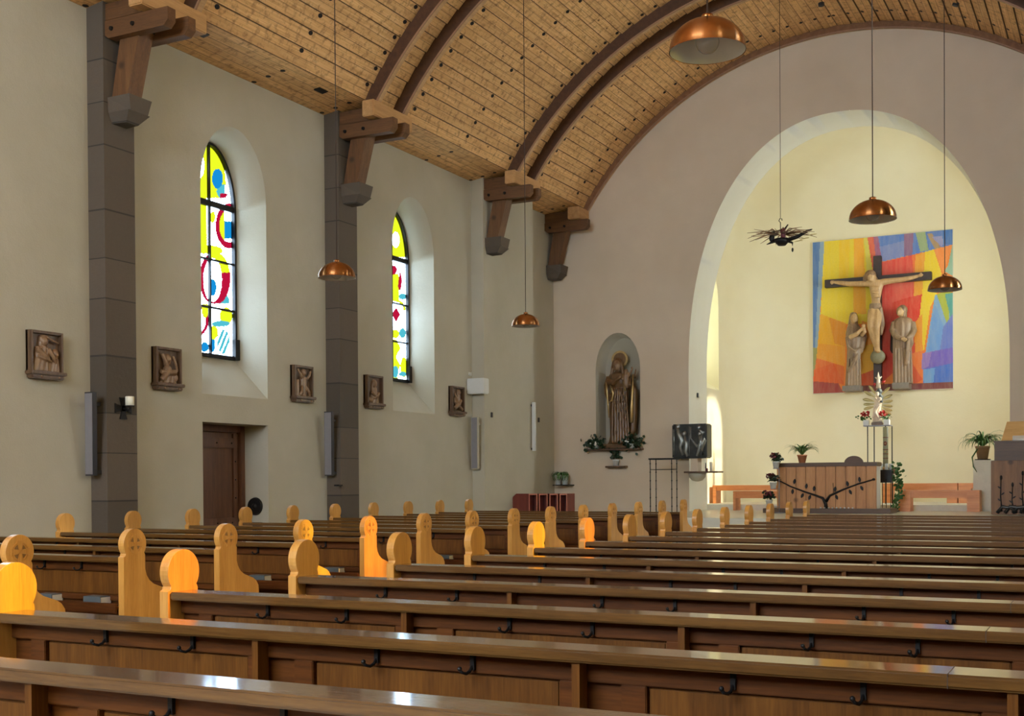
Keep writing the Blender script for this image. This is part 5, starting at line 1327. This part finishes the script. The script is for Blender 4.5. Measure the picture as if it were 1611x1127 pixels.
for x, zt_ in ((1575, 752), (1593, 763), (1609, 745)):
    a_ = ony(x, zt_, UY - .02); f.tube([Vector((a_.x + .01, UY - .02, ZP + .05)), Vector((a_.x - .01, UY - .02, (a_.z + ZP) / 2)), a_], [.012, .009, .006], 6); f.ball(a_, .018, .014, .04)
    for k in range(4): z_ = ZP + .12 + (a_.z - ZP - .2) * k / 4; leaf(f, (a_.x, UY - .03, z_), ((-1) ** k, 0, .8), (0, -1, 0), .07, .012)
f.build('iron_stalks', t)
f = B().mat(M['bronze']); r = random.Random(4)
for k in range(7):
    xa = x0 + .1 + .12 * k; f.tube([(xa, UY - .02, ZP + .03), (xa + .08, UY - .04, ZP + .12 + .06 * r.random()), (xa + .22, UY - .03, ZP + .10 + .1 * r.random()), (xa + .3, UY - .02, ZP + .03)], [.03, .026, .024, .02], 8)
f.build('bronze_roots', t)
b = B().mat(M['linen']); b.obox((x0 + .58, UY + .1, z2 + .05), .5, .16, .02, (math.radians(35), 0, 0), .004); b.obox((x0 + .45, UY + .06, z2 + .04), .24, .13, .03, (math.radians(30), 0, .05), .006)
tag(b.build('open_book'), 'white open book lying on the ambo slope', 'book')
# ------------------------------------------------------------------ bronze relief box, its shelf, iron table
RY = 22.08; q0, q1 = ony(1057, 668, RY), ony(1112, 721, RY)
t = thing('bronze_relief', ((q0.x + q1.x) / 2, YF - .1, q1.z), 'dark bronze relief casket at the edge of the chancel arch', 'relief')
b = B().mat(M['bronze']); b.box(q0.x, q1.x, RY, YF - .005, q1.z, q0.z, .02); b.build('casket', t)
f = B().mat(M['bronze_light'])  # paler metal puts highlights into the colour of the raised figures
def c8(x, y): return ony(1040 + x / 5.635, 640 + y / 5.635, RY)
for pts, rr in (([(140, 180), (160, 250), (185, 300), (170, 360), (195, 430)], (.03, .05, .06, .04, .03)), ([(200, 250), (225, 330), (215, 400), (235, 440)], (.03, .05, .04, .03)), ([(262, 180), (262, 280), (300, 330), (330, 360)], (.016, .016, .02, .03)),
                ([(330, 190), (375, 230), (385, 300), (360, 360), (375, 430)], (.03, .04, .04, .05, .03)), ([(345, 250), (355, 320), (330, 400), (320, 440)], (.04, .05, .04, .03)), ([(110, 200), (115, 300), (112, 430)], (.014, .016, .014)), ([(250, 175), (250, 435)], (.008, .008))):
    f.tube([c8(*q) for q in pts], [q * 1 for q in rr], 10)
for q in ((150, 180), (205, 240), (345, 240), (335, 185)): f.ball(c8(*q), .045, .045, .055)
f.build('raised_figures', t)
q0, q1 = ony(1077, 743, RY), ony(1130, 743, RY)
t = thing('wall_shelf', ((q0.x + q1.x) / 2, YF - .15, q0.z - .25), 'dark board shelf on a pale round corbel under the bronze casket', 'shelf')
b = B().mat(M['altar_top']); b.box(q0.x, q1.x, RY - .05, YF + .12 if False else YF - .004, q0.z - .02, q0.z + .012, .004); b.build('board', t)
b = B().mat(M['plaster']); bc = ony(1097, 746, RY + .15); b.lathe([(.02, -.16), (.10, -.14), (.155, -.08), (.17, 0)], (bc.x, YF - .18, q0.z - .022), 24); b.build('corbel', t)
q = ony(1085, 742, RY), ony(1096, 721, RY); b = B().mat(M['plaster_grey']); b.box(q[0].x, q[1].x, RY + .06, YF - .03, q0.z + .013, c8(0, 455).z + .0, .004); tag(b.build('stone_block'), 'small stone block between the bronze casket and the shelf', 'block')
for x, lab, m_ in ((1111, 'dark red glass candle on the shelf under the bronze casket', 'dark_red'), (1118, 'pale slender candle at the right end of the casket shelf', 'wax')):
    q = ony(x, 742, RY + .05); zb = q0.z + .012
    t = thing('shelf_candle', (q.x, RY + .08, zb), lab, 'candle'); b = B().mat(M[m_]); b.lathe([(.026, 0), (.028, .05 if m_ == 'dark_red' else .17), (.02, .055 if m_ == 'dark_red' else .175)], (q.x, RY + .08, zb), 16); b.build('wax', t)
    if m_ == 'dark_red': b = B().mat(M['iron']); b.lathe([(.012, .055), (.008, .15), (.012, .16)], (q.x - .02, RY + .08, zb), 10); b.build('wick_holder', t)
TY = 21.3; q0, q1 = ony(1022, 722, TY), ony(1059, 722, TY); zt = q0.z
t = thing('iron_table', ((q0.x + q1.x) / 2, TY, ZP), 'tall slender black iron table with four thin legs before the chancel arch wall', 'table')
b = B().mat(M['iron']); b.box(q0.x - .02, q1.x + .02, TY - .02, TY + .34, zt - .02, zt + .008, .004); b.build('top', t)
dx_ = q1.x - q0.x
for x, y in ((q0.x + .01, TY), (q1.x - .03, TY), (q0.x + .015, TY + .3), (q1.x - .035, TY + .3)):
    b = B().mat(M['iron']); b.tube([(x, y, ZP), (x, y, zt - .02)], .009, 8)
    for k in range(6): b.ball((x, y, ZP + .12 + k * .16), .014, .014, .018, 8)
    b.build('leg', t)
b = B().mat(M['iron']); zr = ony(1040, 739, TY).z
for a_, c_ in (((q0.x + .01, TY), (q1.x - .03, TY)), ((q0.x + .015, TY + .3), (q1.x - .035, TY + .3)), ((q0.x + .01, TY), (q0.x + .015, TY + .3)), ((q1.x - .03, TY), (q1.x - .035, TY + .3))): b.tube([(*a_, zr), (*c_, zr)], .007, 6)
b.build('stretcher', t)
# ------------------------------------------------------------------ niche shelf, plants round the statue
q0, q1 = ony(928, 707, YF), ony(1013, 706, YF)
b = B().mat(M['altar_top']); b.box(q0.x, q1.x, YF - .2, YF - .003, NZ0 - .04, NZ0 - .005, .006); tag(b.build('niche_shelf'), 'dark narrow board shelf below the statue niche', 'shelf')
for x, y, sp_, n_, lab, sd_ in ((151, 890, .13, 90, 'dark leafy plant with white buds at the left end of the niche shelf', 1), (440, 890, .13, 90, 'dark leafy plant at the right end of the niche shelf', 2)):
    q = m8(x + (20 if sd_ == 1 else -15), 925, YF - .1); c_ = Vector((q.x, YF - .1, NZ0 - .004)); t = thing('leafy_plant', c_, lab, 'plant', 'leafy plants at the feet of the statue')
    b = B(); pot(b, c_, .05, .065, .09, 'white_pot'); b.build('pot', t); f = B(); r = random.Random(40 + sd_); f.mat(M['leaf_dark'])
    for j in range(n_):
        q = c_ + Vector((r.gauss(0, .11), r.uniform(-.1, .02), .08 + r.gauss(.04, .06)))
        if q.y > YF - .03: q.y = YF - .05
        leaf(f, q, rv(r), rv(r) + Vector((0, -1, .3)), .075, .03)
    for j in range(14 if sd_ == 1 else 4): leaf(f, c_ + Vector((-.14 * (1 if sd_ == 1 else -1) + r.gauss(0, .03), -.11, r.uniform(-.16, .2))), rv(r), rv(r) + Vector((0, -1, .3)), .07, .028)
    f.build('leaves', t); f = B().mat(M['linen'])
    for j in range(5 if sd_ == 1 else 3): f.ball(c_ + Vector((r.gauss(.0, .06), -.12, .07 + r.random() * .08)), .018, .014, .016, 8)
    f.build('white_buds', t)
q0, q1 = ony(957, 735, YF), ony(988, 735, YF)
b = B().mat(M['altar_top']); b.box(q0.x, q1.x, YF - .17, YF - .002, q0.z - .018, q0.z + .018, .005); tag(b.build('small_shelf'), 'small dark wall shelf with a white potted plant under the niche', 'shelf')
q = ony(969, 732, YF - .09); c_ = Vector((q.x, YF - .09, q0.z + .018)); t = thing('potted_plant', c_, 'small ivy in a white pot on the little shelf under the niche', 'plant')
b = B(); pot(b, c_, .05, .065, .13, 'white_pot'); b.build('pot', t); f = B().mat(M['leaf_dark']); r = random.Random(77)
for j in range(46): leaf(f, c_ + Vector((r.gauss(0, .06), r.uniform(-.06, .03), .14 + r.random() * .16)), rv(r) + Vector((0, 0, .4)), rv(r) + Vector((0, -1, .3)), .08, .03)
f.build('leaves', t)
# corner plant
q = ony(884, 762, YF - .25)
b = B().mat(M['iron']); b.box(q.x - .17, q.x + .17, YF - .34, YF - .003, q.z - .03, q.z - .012, .004); tag(b.build('corner_shelf'), 'thin dark shelf in the corner under the twin white pot', 'shelf')
c_ = Vector((q.x - .03, YF - .22, q.z - .012)); t = thing('spider_plant', c_, 'spider plant in twin white pots on the thin corner shelf', 'plant', 'spider plants')
b = B(); pot(b, c_ + Vector((-.065, 0, 0)), .055, .072, .2, 'white_pot'); pot(b, c_ + Vector((.085, 0, 0)), .055, .07, .19, 'white_pot'); b.build('pot', t)
f = B(); strap_leaves(f, c_ + Vector((0, 0, .2)), 46, .46, 3.6, .012, .6, seed=21)
for v_i, v_ in enumerate(f.v):
    if v_[1] > YF - .02: f.v[v_i] = (v_[0], YF - .02, v_[2])
f.build('leaves', t)
# ------------------------------------------------------------------ stools and low bench by the left wall
GY = 20.0; z_ = ony(840, 777, GY).z
def stool(u0, u1, label):
    a_, c_ = ony(u0, 790, GY).x, ony(u1, 790, GY).x; t = thing('wooden_stool', ((a_ + c_) / 2, GY, ZP), label, 'stool', 'dark red stools by the left wall')
    b = B().mat(M['red_wood']); b.box(a_, c_, GY, GY + .34, z_ - .03, z_, .004); b.build('seat', t)
    for x in (a_, c_ - .022): b = B().mat(M['red_wood']); b.box(x, x + .022, GY + .004, GY + .336, ZP, z_ - .03, .003); b.build('side_panel', t)
    b = B().mat(M['red_wood']); b.box(a_ + .022, c_ - .022, GY + .2, GY + .215, ZP + .05, z_ - .03); b.build('back_panel', t)
    b = B().mat(M['pink_edge']); b.box(a_ + .001, c_ - .001, GY - .004, GY, z_ - .022, z_ - .004); b.box(a_ + .002, a_ + .016, GY - .004, GY, ZP, z_ - .022); b.box(c_ - .016, c_ - .002, GY - .004, GY, ZP, z_ - .022); b.build('edge_band', t)
stool(832, 845.5, 'dark red wooden stool next to the low curved bench'); stool(848, 861.5, 'second dark red wooden stool from the low curved bench')
stool(864.5, 877.5, 'third dark red wooden stool from the low curved bench'); stool(880.5, 892.5, 'dark red wooden stool at the end nearest the chancel arch')
a_, c_ = ony(804, 790, GY).x, ony(831, 790, GY).x
t = thing('low_bench', ((a_ + c_) / 2, GY, ZP), 'low reddish bench with a curved end against the left wall', 'bench')
b = B().mat(M['bench_wood'] if False else M['red_wood']); b.prism([(a_ + .1, z_), (c_, z_), (c_, ZP), (a_ + .02, ZP), (a_ + .01, z_ - .16), (a_ + .03, z_ - .06)], GY + .02, GY + .05, 'y'); b.build('front_panel', t)
b = B().mat(M['altar_wood']); b.box(a_ + .05, c_, GY + .05, GY + .36, z_ - .05, z_ - .02, .004); b.build('seat', t)
b = B().mat(M['altar_wood']); b.box(c_ - .03, c_, GY + .05, GY + .36, ZP, z_ - .05); b.build('side_panel', t)
# ------------------------------------------------------------------ hanging sanctuary lamp
q = ony(1230, 378, 19.0); t = thing('sanctuary_lamp', q, 'dark metal sanctuary lamp with radiating twigs hanging before the chancel', 'lamp')
f = B().mat(M['iron']); f.lathe([(.001, -.09), (.06, -.085), (.11, -.03), (.12, .02), (.10, .02), (.05, -.05), (.001, -.06)], q, 20, False)
f.tube([q + Vector((-.1, 0, 0)), q + Vector((-.24, -.02, -.05))], [.03, .006], 8); f.tube([q + Vector((.08, 0, -.01)), q + Vector((.25, 0, .03)), q + Vector((.40, .02, .11)), q + Vector((.48, .02, .13))], [.035, .03, .022, .006], 8)
f.tube([q + Vector((.1, 0, -.03)), q + Vector((.17, 0, -.06)), q + Vector((.17, 0, -.12))], [.02, .016, .008], 8); f.ball(q + Vector((.17, 0, -.17)), .016, .016, .035); f.build('bowl', t)
f = B().mat(M['dark_red']); f.lathe([(.035, -.03), (.038, .17), (.03, .18)], q + Vector((.02, 0, 0)), 16); f.build('red_glass', t)
f = B().mat(M['iron']); f.ball(q + Vector((-.16, 0, .05)), .045, .03, .07); f.tube([q + Vector((-.18, 0, .14)), q + Vector((-.08, 0, .15)), q + Vector((.02, 0, .16))], .012, 6); f.tube([q + Vector((.05, 0, .18)), q + Vector((.10, 0, .24))], [.012, .008], 6); f.build('bird', t)
r = random.Random(12); f = B().mat(M['relief_light'])
for k in range(34):
    a_ = math.pi * 2 * k / 34 + r.uniform(-.05, .05); L_ = r.uniform(.36, .50); e = r.uniform(.0, .22)
    if abs(math.cos(a_)) < .15: L_ *= .8
    p0 = q + Vector((math.cos(a_) * .08, math.sin(a_) * .08, .10)); p1 = q + Vector((math.cos(a_) * L_ * .6, math.sin(a_) * L_ * .6, .12 + .03 * math.sin(k * 1.7))); p2 = q + Vector((math.cos(a_) * L_ * 1.15, math.sin(a_) * L_ * 1.15, .08 + .06 * math.sin(k * 2.1)))
    f.tube([p0, p1, p2], [.007, .009, .003], 5)
f.build('twig_rays', t)
f = B().mat(M['petal_gold'])
for k, (dx, dz) in enumerate(((.30, -.02), (.42, .03), (.2, -.05))): leaf(f, q + Vector((dx, -.03, dz)), (1, 0, .1), (0, -.5, 1), .14, .03)
f.build('gilt_leaves', t)
f = B().mat(M['iron']); f.tube([q + Vector((-.02, 0, .17)), q + Vector((-.02, 0, .28)), q + Vector((-.045, 0, .31)), q + Vector((-.03, 0, .345)), q + Vector((.0, 0, .34)), q + Vector((.005, 0, .31))], .007, 6)
f.build('hook', t); zt = vault_z(q.x - XC)
f = B().mat(M['lampcord']); f.tube([q + Vector((-.02, 0, .34)), Vector((q.x - .02, q.y, zt - .02))], .0045, 6); f.lathe([(.04, -.03), (.045, .03)], (q.x - .02, q.y, zt), 12); f.build('cord', t)

# ------------------------------------------------------------------ small fittings in the ceiling
def on_slope(u, v):
    xe, ze = vp(-AV, RV - .012); n_ = Vector((ze - ZT, 0, XW - xe)); n_ = Vector((ZT - ze, 0, xe - XW)); d = ray(u, v); p0 = Vector((XW, 0, ZT))
    return CO + d * ((p0 - CO).dot(n_) / d.dot(n_))
for u, v, lab in ((316, 52, 'small dark rectangular ceiling vent right of the nearest timber bracket'), (505, 142, 'small dark rectangular ceiling vent above the middle stone pilaster')):
    p = on_slope(u, v); b = B().mat(M['black']); ang = math.atan2(ZT - vp(-AV, RV)[1], XW - vp(-AV, RV)[0])
    b.obox((p.x, p.y, p.z - .006), .10, .20, .012, (0, math.atan2(vp(-AV, RV)[1] - ZT, vp(-AV, RV)[0] - XW) * -1, 0)); tag(b.build('ceiling_vent'), lab, 'vent')
for u, v, lab in ((1292, 8, 'small recessed ceiling spotlight left of the middle lamp cord'), (1503, 8, 'small recessed ceiling spotlight right of the rightmost lamp cord')):
    d = ray(u, v); ox, oz = -XC, HC - ZC; A_ = d.x ** 2 + d.z ** 2; B_ = 2 * (ox * d.x + oz * d.z); C_ = ox * ox + oz * oz - (RV - .03) ** 2
    t_ = (-B_ + math.sqrt(B_ * B_ - 4 * A_ * C_)) / (2 * A_); p = CO + d * t_; ax = Vector((p.x - XC, 0, p.z - ZC)).normalized()
    b = B().mat(M['speaker_side']); bm = bmesh.new(); bmesh.ops.create_cone(bm, segments=20, radius1=.05, radius2=.055, depth=.05, cap_ends=True)
    b.add(bm, Matrix.Translation(p + ax * .01) @ ax.to_track_quat('Z', 'Y').to_matrix().to_4x4()); tag(b.build('recessed_spotlight'), lab, 'light')
